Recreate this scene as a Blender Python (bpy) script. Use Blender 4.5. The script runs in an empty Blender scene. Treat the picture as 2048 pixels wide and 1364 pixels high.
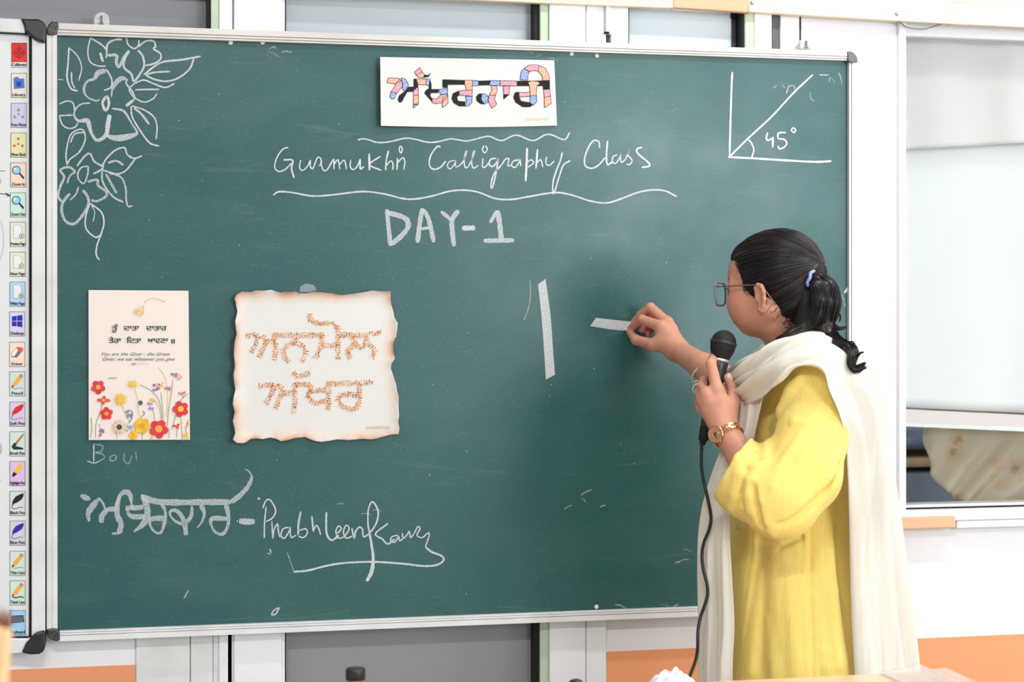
import bpy, bmesh, math, random
import numpy as np
from mathutils import Vector, Matrix

# ------------------------------------------------------------------ camera, world, lights
FPX = 3600.0                       # focal length in pixels of a 2048 px wide frame
YAW = math.radians(12.95)
CAM = np.array([0.0, -3.70, 1.42])
HY = 640.0                         # image row of the horizon
RGT = np.array([math.cos(YAW), -math.sin(YAW), 0.0])
FWD = np.array([math.sin(YAW), math.cos(YAW), 0.0])
UPV = np.array([0.0, 0.0, 1.0])
S = bpy.context.scene
col = S.collection
cd = bpy.data.cameras.new('camera'); cam = bpy.data.objects.new('camera', cd); col.objects.link(cam)
cam.location = CAM.tolist(); cam.rotation_euler = (math.pi/2, 0, -YAW)
cd.sensor_width = 36.0; cd.lens = FPX*36.0/2048.0; cd.shift_y = -(682.0-HY)/2048.0
cd.clip_start = 0.05
cd.dof.use_dof = True; cd.dof.focus_distance = 3.55; cd.dof.aperture_fstop = 4.5
S.camera = cam
S.view_settings.view_transform = 'Standard'; S.view_settings.look = 'None'
S.view_settings.gamma = 1.0; S.view_settings.use_curve_mapping = False
S.view_settings.exposure = 0.28
W = bpy.data.worlds.new('daylight'); S.world = W; W.use_nodes = True
W.node_tree.nodes['Background'].inputs[0].default_value = (0.86, 0.93, 1.0, 1)
W.node_tree.nodes['Background'].inputs[1].default_value = 1.0

def area(name, loc, target, sx, sy, power, colr):
    l = bpy.data.lights.new(name, 'AREA'); l.shape = 'RECTANGLE'; l.size = sx; l.size_y = sy
    l.energy = power; l.color = colr
    o = bpy.data.objects.new(name, l); col.objects.link(o); o.location = loc
    o.rotation_euler = (Vector(target)-Vector(loc)).to_track_quat('-Z', 'Y').to_euler()
    return o
# daylight through the classroom windows in the side wall (right) and the wall behind the photographer
area('daylight_side_window', (3.50, -1.20, 1.80), (0.6, -0.9, 1.30), 1.5, 1.5, 10, (0.97, 0.985, 1.0))
area('daylight_rear_window', (2.85, -6.05, 2.05), (1.7, 0, 1.5), 1.3, 1.3, 70, (0.92, 0.97, 1.0))
area('daylight_side_rear_window', (3.50, -4.8, 1.9), (1.0, -1.0, 1.4), 1.9, 1.4, 42, (0.94, 0.97, 1.0))
area('added_ceiling_fill', (1.7, -1.0, 2.92), (1.7, -1.0, 0), 1.2, 0.12, 22, (1.0, 0.995, 0.985))  # added lamp without a fitting, brightens the writing hand and board top
area('added_ceiling_fill', (-0.2, -3.4, 2.92), (-0.2, -3.4, 0), 1.2, 0.12, 62, (1.0, 0.995, 0.985))  # added overhead fill behind the view, lifts her face and the lower tunic

# ------------------------------------------------------------------ geometry helpers
def wp(px, py, y=0.0):
    """point of the vertical plane y=const that the photograph shows at (px,py)"""
    d = FWD + RGT*((px-1024.0)/FPX) + UPV*((HY-py)/FPX)
    t = (y-CAM[1])/d[1]
    return CAM + d*t
def wps(P, y=0.0):
    P = np.asarray(P, float)
    d = FWD[None]+RGT[None]*((P[:, :1]-1024.0)/FPX)+UPV[None]*((HY-P[:, 1:2])/FPX)
    t = (y-CAM[1])/d[:, 1]
    return CAM[None]+d*t[:, None]
def Q(px, py, d):
    """camera-aligned metric coordinates (right, up, forward)"""
    return np.array([(px-1024.0)/FPX*d, (HY-py)/FPX*d, d])
def c2w(P):
    P = np.asarray(P, float).reshape(-1, 3)
    return CAM[None] + P[:, :1]*RGT[None] + P[:, 1:2]*UPV[None] + P[:, 2:3]*FWD[None]
def QW(px, py, d): return c2w(Q(px, py, d))[0]
def lin(c):
    return tuple(((x/255.0)/12.92 if x/255.0 <= .04045 else ((x/255.0+.055)/1.055)**2.4) for x in c)

def meta(o, label=None, cat=None, group=None, kind=None):
    if label: o['label'] = label
    if cat: o['category'] = cat
    if group: o['group'] = group
    if kind: o['kind'] = kind
    return o
def root(name, loc, label=None, cat=None, group=None, kind=None):
    o = bpy.data.objects.new(name, None); col.objects.link(o); o.location = Vector([float(a) for a in loc])
    o.empty_display_size = 0.05
    return meta(o, label, cat, group, kind)
WL = {}
def wloc(o):
    v = np.zeros(3)
    while o is not None:
        v += np.array(o.location); o = o.parent
    return v
def mk(name, V, F, m, parent=None, smooth=False, label=None, cols=None, origin=None):
    """one mesh object from world-space vertices"""
    V = np.asarray(V, float).reshape(-1, 3)
    if origin is None: origin = V.mean(0)
    base = wloc(parent)
    me = bpy.data.meshes.new(name)
    me.from_pydata((V-origin).tolist(), [], [list(map(int, f)) for f in F] if not isinstance(F, np.ndarray) else F.tolist())
    if m is not None: me.materials.append(m)
    if smooth: me.polygons.foreach_set('use_smooth', [True]*len(me.polygons))
    if cols is not None:
        a = me.color_attributes.new('tint', 'FLOAT_COLOR', 'POINT')
        c = np.asarray(cols, np.float32)
        if c.shape[1] == 3: c = np.concatenate([c, np.ones((len(c), 1), np.float32)], 1)
        a.data.foreach_set('color', c.ravel())
    me.update()
    o = bpy.data.objects.new(name, me); col.objects.link(o)
    o.location = Vector((origin-base).tolist())
    if parent is not None: o.parent = parent
    if label: o['label'] = label
    return o
def boxv(x0, x1, y0, y1, z0, z1):
    V = [(x, y, z) for x in (x0, x1) for y in (y0, y1) for z in (z0, z1)]
    F = [(0, 1, 3, 2), (4, 6, 7, 5), (0, 4, 5, 1), (2, 3, 7, 6), (0, 2, 6, 4), (1, 5, 7, 3)]
    return V, F
def bevel(o, w, seg=2, angle=0.6):
    md = o.modifiers.new('b', 'BEVEL'); md.width = w; md.segments = seg; md.limit_method = 'ANGLE'; md.angle_limit = angle
    return o
def box(name, x0, x1, y0, y1, z0, z1, m, parent=None, bw=0.0, label=None):
    V, F = boxv(min(x0, x1), max(x0, x1), min(y0, y1), max(y0, y1), min(z0, z1), max(z0, z1))
    o = mk(name, V, F, m, parent, label=label)
    if bw: bevel(o, bw)
    return o
class MB:
    """collects shapes into one mesh"""
    def __init__(s): s.V = []; s.F = []; s.C = []
    def add(s, V, F, c=None):
        n = len(s.V); s.V += [tuple(v) for v in V]; s.F += [tuple(i+n for i in f) for f in F]
        if c is not None: s.C += [c]*len(V)
        return s
    def box(s, *a): return s.add(*boxv(*a))
    def build(s, name, m, parent=None, smooth=False, label=None):
        return mk(name, s.V, s.F, m, parent, smooth, label, s.C if s.C else None)
def frame_axes(T):
    T = T/np.linalg.norm(T); a = np.array([0, 0, 1.0]) if abs(T[2]) < .9 else np.array([1.0, 0, 0])
    N = np.cross(T, a); N /= np.linalg.norm(N); return N, np.cross(T, N)
def tube(P, r, n=8, cap=True):
    P = np.asarray(P, float); m = len(P); r = np.full(m, r) if np.isscalar(r) else np.asarray(r, float)
    T = np.gradient(P, axis=0); T /= np.maximum(np.linalg.norm(T, axis=1), 1e-9)[:, None]
    N, B = frame_axes(T[0]); V = []
    for i in range(m):
        N = N-T[i]*N.dot(T[i]); N /= max(np.linalg.norm(N), 1e-9); B = np.cross(T[i], N)
        for k in range(n):
            a = 2*math.pi*k/n; V.append(P[i]+r[i]*(math.cos(a)*N+math.sin(a)*B))
    F = [(i*n+k, i*n+(k+1) % n, (i+1)*n+(k+1) % n, (i+1)*n+k) for i in range(m-1) for k in range(n)]
    if cap: F += [tuple(range(n-1, -1, -1)), tuple((m-1)*n+k for k in range(n))]
    return V, F
def lathe(c, axis, prof, n=32, cap=True):
    """prof: list of (t along axis, radius)"""
    c = np.asarray(c, float); A = np.asarray(axis, float); A = A/np.linalg.norm(A); N, B = frame_axes(A); V = []
    for t, r in prof:
        for k in range(n):
            a = 2*math.pi*k/n; V.append(c+A*t+r*(math.cos(a)*N+math.sin(a)*B))
    m = len(prof)
    F = [(i*n+k, i*n+(k+1) % n, (i+1)*n+(k+1) % n, (i+1)*n+k) for i in range(m-1) for k in range(n)]
    if cap: F += [tuple(range(n-1, -1, -1)), tuple((m-1)*n+k for k in range(n))]
    return V, F
def cr(P, per=8, closed=False):
    """Catmull-Rom through the points (any dimension)"""
    P = np.asarray(P, float)
    if len(P) < 3:
        t = np.linspace(0, 1, per+1)[:, None]; return P[0]*(1-t)+P[-1]*t
    E = np.vstack([2*P[0]-P[1], P, 2*P[-1]-P[-2]]); out = []
    for i in range(1, len(E)-2):
        p0, p1, p2, p3 = E[i-1], E[i], E[i+1], E[i+2]
        for k in range(per):
            t = k/per
            out.append(.5*((2*p1)+(-p0+p2)*t+(2*p0-5*p1+4*p2-p3)*t*t+(-p0+3*p1-3*p2+p3)*t**3))
    out.append(P[-1]); return np.array(out)

# ------------------------------------------------------------------ materials
def nt(name):
    m = bpy.data.materials.new(name); m.use_nodes = True; t = m.node_tree
    return m, t, t.nodes['Principled BSDF']
def mat(name, rgb, rough=.5, spec=.5, metal=0.0, var=0.0, vs=6.0, bump=0.0, bs=40.0, coat=0.0, stretch=None, **kw):
    m, t, b = nt(name); c = lin(rgb)
    b.inputs['Base Color'].default_value = (*c, 1); b.inputs['Roughness'].default_value = rough
    b.inputs['Specular IOR Level'].default_value = spec; b.inputs['Metallic'].default_value = metal
    b.inputs['Coat Weight'].default_value = coat
    tc = t.nodes.new('ShaderNodeTexCoord'); src = tc.outputs['Object']
    if stretch:
        mp = t.nodes.new('ShaderNodeMapping'); mp.inputs['Scale'].default_value = stretch
        t.links.new(src, mp.inputs[0]); src = mp.outputs[0]
    if var > 0:
        n = t.nodes.new('ShaderNodeTexNoise'); n.inputs['Scale'].default_value = vs; n.inputs['Detail'].default_value = 6
        t.links.new(src, n.inputs[0])
        r = t.nodes.new('ShaderNodeMapRange'); r.inputs[1].default_value = .3; r.inputs[2].default_value = .7
        r.inputs[3].default_value = 1-var; r.inputs[4].default_value = 1+var*.5
        t.links.new(n.outputs[0], r.inputs[0])
        h = t.nodes.new('ShaderNodeHueSaturation'); h.inputs['Color'].default_value = (*c, 1)
        t.links.new(r.outputs[0], h.inputs['Value']); t.links.new(h.outputs[0], b.inputs['Base Color'])
    if bump > 0:
        n2 = t.nodes.new('ShaderNodeTexNoise'); n2.inputs['Scale'].default_value = bs; n2.inputs['Detail'].default_value = 4
        t.links.new(src, n2.inputs[0]); bp = t.nodes.new('ShaderNodeBump'); bp.inputs['Strength'].default_value = bump
        bp.inputs['Distance'].default_value = .002
        t.links.new(n2.outputs[0], bp.inputs['Height']); t.links.new(bp.outputs[0], b.inputs['Normal'])
    for k, v in kw.items(): b.inputs[k.replace('_', ' ')].default_value = v
    return m
def print_mat(name, rough=.6, noise=0.0, scale=400.0):
    """flat print: colour comes from the 'tint' attribute"""
    m, t, b = nt(name); a = t.nodes.new('ShaderNodeAttribute'); a.attribute_name = 'tint'
    src = a.outputs['Color']
    if noise > 0:
        tc = t.nodes.new('ShaderNodeTexCoord'); n = t.nodes.new('ShaderNodeTexNoise'); n.inputs['Scale'].default_value = scale
        t.links.new(tc.outputs['Object'], n.inputs[0])
        r = t.nodes.new('ShaderNodeMapRange'); r.inputs[1].default_value = .42; r.inputs[2].default_value = .62
        r.inputs[3].default_value = 0; r.inputs[4].default_value = noise
        mx = t.nodes.new('ShaderNodeMix'); mx.data_type = 'RGBA'; mx.inputs['B'].default_value = (.9, .88, .84, 1)
        t.links.new(n.outputs[0], r.inputs[0]); t.links.new(r.outputs[0], mx.inputs['Factor']); t.links.new(src, mx.inputs['A'])
        src = mx.outputs['Result']
    t.links.new(src, b.inputs['Base Color']); b.inputs['Roughness'].default_value = rough
    b.inputs['Specular IOR Level'].default_value = .2
    return m
M = {}
M['wall'] = mat('white_paint', (238, 236, 237), .75, .2, var=.03, vs=2.0, bump=.15, bs=60)
M['orange'] = mat('orange_paint', (240, 160, 112), .7, .25, var=.05, vs=3.0, bump=.15, bs=60)
M['upvc'] = mat('white_frame', (236, 236, 238), .35, .45, var=.03, vs=9)
M['alu'] = mat('white_aluminium', (226, 224, 222), .38, .5, var=.10, vs=14, bump=.1, bs=90)
M['alu_dirty'] = mat('scuffed_aluminium', (220, 214, 207), .45, .4, var=.16, vs=20, bump=.2, bs=120, stretch=(.25, 1, 1))
M['seal'] = mat('black_seal', (22, 22, 23), .6, .3)
M['black'] = mat('black_plastic', (34, 34, 37), .38, .5, bump=.1, bs=200)
M['greenfilm'] = mat('pale_green_film', (196, 214, 186), .5, .3, var=.08, vs=20)
M['pane_dark'] = mat('grey_film_glass', (134, 134, 139), .28, .45, var=.04, vs=2)
M['pane_mid'] = mat('mid_grey_film_glass', (150, 150, 153), .3, .45, var=.04, vs=2)
M['pane_light'] = mat('pale_frosted_glass', (196, 206, 211), .35, .45, var=.05, vs=3)
M['cream'] = mat('cream_batten', (240, 218, 192), .55, .35, var=.07, vs=5, stretch=(.3, 1, 3))
M['creamwood'] = mat('pine_sill', (228, 178, 142), .6, .3, var=.12, vs=12, stretch=(.3, 1, 3))
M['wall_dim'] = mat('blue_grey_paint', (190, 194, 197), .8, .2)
M['floor'] = mat('speckled_floor', (172, 170, 166), .45, .4, var=.12, vs=30)
M['ceil'] = mat('ceiling_paint', (222, 222, 222), .8, .2)
M['metal'] = mat('steel', (190, 190, 190), .28, .5, metal=1.0)
M['chrome'] = mat('silver', (232, 228, 220), .34, .5, metal=.75)
M['goldm'] = mat('rose_gold', (226, 168, 128), .22, .5, metal=1.0)
M['print'] = print_mat('printed_ink')
M['crayon'] = print_mat('crayon_ink', noise=.55, scale=420)

# chalkboard: green enamel with wiped chalk dust and a soft sheen
def board_mat():
    m, t, b = nt('green_board')
    tc = t.nodes.new('ShaderNodeTexCoord')
    def noise(sc, det, st=None, dist=0.0):
        n = t.nodes.new('ShaderNodeTexNoise'); n.inputs['Scale'].default_value = sc; n.inputs['Detail'].default_value = det
        n.inputs['Distortion'].default_value = dist
        if st:
            mp = t.nodes.new('ShaderNodeMapping'); mp.inputs['Scale'].default_value = st
            t.links.new(tc.outputs['Object'], mp.inputs[0]); t.links.new(mp.outputs[0], n.inputs[0])
        else: t.links.new(tc.outputs['Object'], n.inputs[0])
        return n.outputs[0]
    def rng(s, a, bb, lo, hi):
        r = t.nodes.new('ShaderNodeMapRange'); r.inputs[1].default_value = a; r.inputs[2].default_value = bb
        r.inputs[3].default_value = lo; r.inputs[4].default_value = hi; t.links.new(s, r.inputs[0]); return r.outputs[0]
    def mixc(f, A, B):
        x = t.nodes.new('ShaderNodeMix'); x.data_type = 'RGBA'; t.links.new(f, x.inputs['Factor'])
        for k, v in (('A', A), ('B', B)):
            if isinstance(v, tuple): x.inputs[k].default_value = (*v, 1)
            else: t.links.new(v, x.inputs[k])
        return x.outputs['Result']
    c = mixc(rng(noise(1.4, 3), .3, .7, 0, 1), lin((34, 80, 80)), lin((42, 88, 87)))
    c = mixc(rng(noise(3.0, 8, (1, 1, 2.2), 1.2), .45, .85, 0, .07), c, lin((150, 168, 166)))
    c = mixc(rng(noise(9, 10, (.5, 1, 3.0), 2.0), .62, .90, 0, .12), c, lin((180, 190, 188)))
    c = mixc(rng(noise(260, 2), .62, .80, 0, .10), c, lin((200, 206, 204)))
    t.links.new(c, b.inputs['Base Color'])
    t.links.new(rng(noise(4, 6), .3, .7, .30, .42), b.inputs['Roughness'])
    b.inputs['Specular IOR Level'].default_value = .42
    n = noise(500, 2); bp = t.nodes.new('ShaderNodeBump'); bp.inputs['Strength'].default_value = .08; bp.inputs['Distance'].default_value = .001
    t.links.new(n, bp.inputs['Height']); t.links.new(bp.outputs[0], b.inputs['Normal'])
    return m
M['board'] = board_mat()
def chalk_mat():
    m, t, b = nt('chalk'); b.inputs['Base Color'].default_value = (*lin((226, 230, 232)), 1); b.inputs['Roughness'].default_value = .95
    b.inputs['Specular IOR Level'].default_value = .05
    a = t.nodes.new('ShaderNodeAttribute'); a.attribute_name = 'tint'
    tc = t.nodes.new('ShaderNodeTexCoord'); n = t.nodes.new('ShaderNodeTexNoise'); n.inputs['Scale'].default_value = 330; n.inputs['Detail'].default_value = 4
    n.inputs['Roughness'].default_value = .65
    t.links.new(tc.outputs['Object'], n.inputs[0])
    ad = t.nodes.new('ShaderNodeMath'); ad.operation = 'ADD'; t.links.new(n.outputs[0], ad.inputs[0]); t.links.new(a.outputs['Fac'], ad.inputs[1])
    r = t.nodes.new('ShaderNodeMapRange'); r.inputs[1].default_value = .52; r.inputs[2].default_value = 1.30; r.inputs[3].default_value = 0; r.inputs[4].default_value = .95
    t.links.new(ad.outputs[0], r.inputs[0]); t.links.new(r.outputs[0], b.inputs['Alpha'])
    return m
M['chalk'] = chalk_mat()

# ------------------------------------------------------------------ strokes and flat print on a plane
def ribbon(P, w, taper=.35):
    """2D centre line + widths -> strip (pixel units)"""
    P = np.asarray(P, float); n = len(P)
    T = np.gradient(P, axis=0); T /= np.maximum(np.linalg.norm(T, axis=1), 1e-9)[:, None]
    N = np.stack([-T[:, 1], T[:, 0]], 1)
    w = np.full(n, float(w)) if np.isscalar(w) else np.asarray(w, float)
    w = w.copy(); w[0] *= taper; w[-1] *= taper
    return P+N*w[:, None]/2, P-N*w[:, None]/2
STAG = [0]
def strokes(name, items, m, parent, plane_y, tf=(0, 0, 1), rnd=0.12, seed=1, label=None, per=6, split=False, piece='chalk_stroke'):
    """items: (width, opacity or rgb, points); points may carry their own width as third value"""
    ox, oy, sc = tf; rg = np.random.RandomState(seed); mb = MB()
    if split:
        p0 = np.array(items[len(items)//2][2][0][:2], float)/sc+[ox, oy]
        hold = root(name, wp(p0[0], p0[1], plane_y)-wloc(parent)); hold.parent = parent
        if label: hold['label'] = label
    for it in items:
        if split: mb = MB()
        w, op, pts = it; P = np.array([(p[0], p[1]) for p in pts], float)/sc+[ox, oy]
        ww = np.array([(p[2] if len(p) > 2 else w) for p in pts], float)/sc
        c = cr(np.column_stack([P, ww]), per); C2 = c[:, :2]; wv = c[:, 2]*(1+rg.uniform(-rnd, rnd, len(c)))
        wv = np.maximum(wv, .4)
        A, B = ribbon(C2, wv, .6)
        STAG[0] = (STAG[0]+1) % 60; y = plane_y-STAG[0]*8e-6
        Vw = np.empty((2*len(A), 3)); Vw[0::2] = wps(A, y); Vw[1::2] = wps(B, y)
        F = [(2*i, 2*i+2, 2*i+3, 2*i+1) for i in range(len(A)-1)]
        colr = (op, op, op) if np.isscalar(op) else lin(op)
        mb.add(Vw, F, colr)
        if split: mb.build(piece, m, hold)
    if split: return hold
    return mb.build(name, m, parent, label=label)
def polys(mb, P, y, rgb, tf=(0, 0, 1)):
    ox, oy, sc = tf; P = np.array(P, float)/sc+[ox, oy]
    STAG[0] = (STAG[0]+1) % 60
    a = 0.5*np.sum(P[:, 0]*np.roll(P[:, 1], -1)-np.roll(P[:, 0], -1)*P[:, 1])
    if a > 0: P = P[::-1]
    mb.add(wps(P, y-STAG[0]*3e-6), [tuple(range(len(P)))], lin(rgb))
def circ(cx, cy, r, n=14, ry=None, rot=0.0):
    ry = r if ry is None else ry; c, s = math.cos(rot), math.sin(rot); out = []
    for k in range(n):
        a = 2*math.pi*k/n; x, y = r*math.cos(a), ry*math.sin(a); out.append((cx+x*c-y*s, cy+x*s+y*c))
    return out
def text_poly(body, size, shear=0.0, bold=0.0, align='LEFT'):
    """glyph outlines as a mesh in text units -> (V2, faces)"""
    cu = bpy.data.curves.new('t', 'FONT'); cu.body = body; cu.size = size; cu.shear = shear; cu.offset = bold
    cu.align_x = align; cu.resolution_u = 3
    o = bpy.data.objects.new('t', cu); col.objects.link(o)
    dg = bpy.context.evaluated_depsgraph_get(); dg.update(); me = bpy.data.meshes.new_from_object(o.evaluated_get(dg))
    V = np.array([v.co[:2] for v in me.vertices]).reshape(-1, 2); F = [tuple(p.vertices) for p in me.polygons]
    bpy.data.objects.remove(o); bpy.data.curves.remove(cu); bpy.data.meshes.remove(me)
    return V, F
def text_px(mb, body, px, py, h, y, rgb, width=None, dbl=0.0, **kw):
    """lettering of cap height h px, baseline start at (px,py), optionally fitted to a width in px"""
    V, F = text_poly(body, 1.0, **kw)
    if not len(V): return
    V = V.copy(); V[:, 0] -= V[:, 0].min()
    sc = h/.7; sx = sc if width is None else width/max(V[:, 0].max(), 1e-6)
    P = np.column_stack([px+V[:, 0]*sx, py-V[:, 1]*sc]); STAG[0] = (STAG[0]+1) % 60
    mb.add(wps(P, y-STAG[0]*8e-6), F, lin(rgb))
    if dbl:
        mb.add(wps(P+[dbl, 0], y-STAG[0]*8e-6-2e-5), F, lin(rgb))

# ------------------------------------------------------------------ implicit surfaces (for the figure)
class Seg:
    """round cone between two points, optionally squashed along one axis"""
    def __init__(s, a, ra, b, rb, sq=None):
        s.a = np.asarray(a, float); s.b = np.asarray(b, float); s.ra = ra; s.rb = rb
        s.sq = None
        if sq is not None:
            ax, k = sq; ax = np.asarray(ax, float); s.sq = (ax/np.linalg.norm(ax), k)
        s.c = (s.a+s.b)/2; s.R = np.linalg.norm(s.b-s.a)/2+max(ra, rb)
    def d(s, P):
        ab = s.b-s.a; ap = P-s.a
        if s.sq is not None:
            ax, k = s.sq; ap = ap+np.outer(ap@ax, ax)*(1/k-1); ab = ab+ax*(ab@ax)*(1/k-1)
        t = np.clip(ap@ab/max(ab@ab, 1e-12), 0, 1)
        d = np.linalg.norm(ap-t[:, None]*ab, axis=1)-(s.ra+(s.rb-s.ra)*t)
        return d*(s.sq[1] if s.sq is not None else 1.0)
class Ell:
    """ellipsoid with axes given by the rows of A"""
    def __init__(s, c, r, A=None):
        s.c = np.asarray(c, float); s.r = np.asarray(r, float); s.A = np.eye(3) if A is None else np.asarray(A, float); s.R = max(r)
    def d(s, P):
        q = (P-s.c)@s.A.T; k0 = np.linalg.norm(q/s.r, axis=1); k1 = np.linalg.norm(q/(s.r**2), axis=1)
        return np.where(k1 > 1e-6, k0*(k0-1)/np.maximum(k1, 1e-6), -min(s.r))
class Stack:
    """upright body of elliptical sections: rows (y, cx, cz, rx, rz)"""
    def __init__(s, rows, fold=None):
        s.T = np.array(sorted(rows), float); s.fold = fold
        s.c = np.array([s.T[:, 1].mean(), (s.T[0, 0]+s.T[-1, 0])/2, s.T[:, 2].mean()])
        s.R = (s.T[-1, 0]-s.T[0, 0])/2+max(s.T[:, 3:].max(), .3)
    def d(s, P):
        y = P[:, 1]; g = [np.interp(y, s.T[:, 0], s.T[:, k]) for k in range(1, 5)]
        dx, dz = P[:, 0]-g[0], P[:, 2]-g[1]; rx, rz = g[2], g[3]
        if s.fold is not None:
            f = s.fold(np.arctan2(dz/rz, dx/rx), y); rx = rx+f; rz = rz+f
        k0 = np.sqrt((dx/rx)**2+(dz/rz)**2); k1 = np.sqrt((dx/rx**2)**2+(dz/rz**2)**2)
        r = np.where(k1 > 1e-6, k0*(k0-1)/np.maximum(k1, 1e-6), -.1)
        return np.maximum(r, np.maximum(y-s.T[-1, 0], s.T[0, 0]-y))
class Plane:
    def __init__(s, p, n): s.p = np.asarray(p, float); n = np.asarray(n, float); s.n = n/np.linalg.norm(n); s.c = s.p; s.R = 9.0
    def d(s, P): return (P-s.p)@s.n
def smin(a, b, k):
    if k <= 0: return np.minimum(a, b)
    h = np.maximum(k-np.abs(a-b), 0)/k; return np.minimum(a, b)-h*h*k*.25
class Grp:
    """ops: ('u'|'s'|'i', prim, k)"""
    def __init__(s, ops):
        s.ops = ops; cs = [o[1] for o in ops if o[0] == 'u']
        lo = np.min([c.c-c.R for c in cs], 0); hi = np.max([c.c+c.R for c in cs], 0)
        s.c = (lo+hi)/2; s.R = np.linalg.norm(hi-lo)/2; s.lo = lo; s.hi = hi
    def d(s, P, cull=None):
        D = np.full(len(P), 1.0)
        for op, pr, k in s.ops:
            if cull is not None and np.linalg.norm(pr.c-cull[0])-pr.R > cull[1]+k+.034:
                continue
            v = pr.d(P, cull) if isinstance(pr, Grp) else pr.d(P)
            if op == 'u': D = smin(D, v, k)
            elif op == 's': D = -smin(-D, v, k)
            else: D = -smin(-D, -v, k)
        return D
def chain(pts, k=.01, sq=None):
    """pts: (point, radius) list -> group of round cones"""
    return Grp([('u', Seg(pts[i][0], pts[i][1], pts[i+1][0], pts[i+1][1], sq), k) for i in range(len(pts)-1)])
def surf_nets(g, h, lo=None, hi=None, ycoarse=None, B=14):
    """polygonise g.d = 0; rows below ycoarse use a coarser vertical step"""
    lo = (g.lo if lo is None else np.asarray(lo, float))-.01; hi = (g.hi if hi is None else np.asarray(hi, float))+.01
    X = np.arange(lo[0], hi[0]+h*B, h); Z = np.arange(lo[2], hi[2]+h*B, h)
    if ycoarse is not None and ycoarse > lo[1]:
        Y = np.concatenate([np.arange(lo[1], ycoarse, h*3.5), np.arange(ycoarse, hi[1]+h*B, h)])
    else: Y = np.arange(lo[1], hi[1]+h*B, h)
    def pad(A):
        n = (len(A)-1)//B*B+1
        if n < len(A): st = A[-1]-A[-2]; A = np.concatenate([A, A[-1]+st*np.arange(1, B+1)]); n = (len(A)-1)//B*B+1
        return A[:n]
    X, Y, Z = pad(X), pad(Y), pad(Z); nb = [(len(A)-1)//B for A in (X, Y, Z)]
    nx, ny, nz = len(X), len(Y), len(Z)
    I = [np.arange(n) for n in nb]; bi, bj, bk = np.meshgrid(*I, indexing='ij'); bi, bj, bk = bi.ravel(), bj.ravel(), bk.ravel()
    def mid(A, b): return (A[b*B]+A[b*B+B])/2, (A[b*B+B]-A[b*B])/2
    cx, hx = mid(X, bi); cy, hy = mid(Y, bj); cz, hz = mid(Z, bk)
    C = np.stack([cx, cy, cz], 1); hd = np.sqrt(hx**2+hy**2+hz**2)
    D = np.concatenate([g.d(C[i:i+20000]) for i in range(0, len(C), 20000)])
    act = np.where(np.abs(D) < hd*1.35+.012)[0]
    keysL, posL, qL = [], [], []
    cell = lambda i, j, k: (i*ny+j)*nz+k
    e = np.arange(B+1)
    corners = [(a, b, c) for a in (0, 1) for b in (0, 1) for c in (0, 1)]
    for q in act:
        i0, j0, k0 = bi[q]*B, bj[q]*B, bk[q]*B
        xs, ys, zs = X[i0:i0+B+1], Y[j0:j0+B+1], Z[k0:k0+B+1]
        G = np.stack(np.meshgrid(xs, ys, zs, indexing='ij'), -1).reshape(-1, 3)
        v = g.d(G, (C[q], hd[q])).reshape(B+1, B+1, B+1); s = v < 0
        if s.all() or not s.any(): continue
        acc = np.zeros((B, B, B, 3)); cnt = np.zeros((B, B, B))
        for ax in range(3):
            sl = lambda off: tuple(slice(off[m], off[m]+B) for m in range(3))
            for u in (0, 1):
                for w in (0, 1):
                    o0 = [0, 0, 0]; oth = [m for m in range(3) if m != ax]; o0[oth[0]] = u; o0[oth[1]] = w
                    o1 = list(o0); o1[ax] = 1
                    a, b = v[sl(o0)], v[sl(o1)]; cr_ = (a < 0) != (b < 0)
                    t = np.where(cr_, a/np.where(np.abs(a-b) < 1e-12, 1, a-b), 0)
                    st = [xs, ys, zs]; pos = np.zeros((B, B, B, 3))
                    for m in range(3):
                        base = st[m][o0[m]:o0[m]+B]; shp = [1, 1, 1]; shp[m] = B; base = base.reshape(shp)
                        if m == ax:
                            stp = (st[m][1:]-st[m][:-1])[:B].reshape(shp); pos[..., m] = base+t*stp
                        else: pos[..., m] = base
                    acc += pos*cr_[..., None]; cnt += cr_
        ci, cj, ck = np.where(cnt > 0)
        keysL.append(cell(i0+ci, j0+cj, k0+ck)); posL.append(acc[ci, cj, ck]/cnt[ci, cj, ck][:, None])
        for ax in range(3):
            a = v[tuple(slice(0, B) for _ in range(3))]; so = [slice(0, B)]*3; so[ax] = slice(1, B+1); b = v[tuple(so)]
            ei = np.where((a < 0) != (b < 0)); neg = (a < 0)[ei]
            gi = [i0+ei[0], j0+ei[1], k0+ei[2]]; oth = [m for m in range(3) if m != ax]
            def kk(du, dw):
                x = [gi[0].copy(), gi[1].copy(), gi[2].copy()]; x[oth[0]] = x[oth[0]]-du; x[oth[1]] = x[oth[1]]-dw; return cell(*x)
            Qd = np.stack([kk(0, 0), kk(1, 0), kk(1, 1), kk(0, 1)], 1)
            flip = neg if ax != 1 else ~neg
            Qd = np.where(flip[:, None], Qd, Qd[:, ::-1]); qL.append(Qd)
    K = np.concatenate(keysL); Pp = np.concatenate(posL); Qd = np.concatenate(qL)
    o = np.argsort(K); K = K[o]; Pp = Pp[o]
    ix = np.clip(np.searchsorted(K, Qd), 0, len(K)-1); ok = (K[ix] == Qd).all(1)
    return Pp, ix[ok]
def march(g, px, py, d0=2.7, d1=4.2):
    """depth at which the line of sight through (px,py) meets g"""
    dirn = Q(px, py, 1.0); ds = np.arange(d0, d1, .002); v = g.d(ds[:, None]*dirn[None])
    k = np.where(v < 0)[0]
    return float(ds[k[0]]) if len(k) else None
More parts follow.
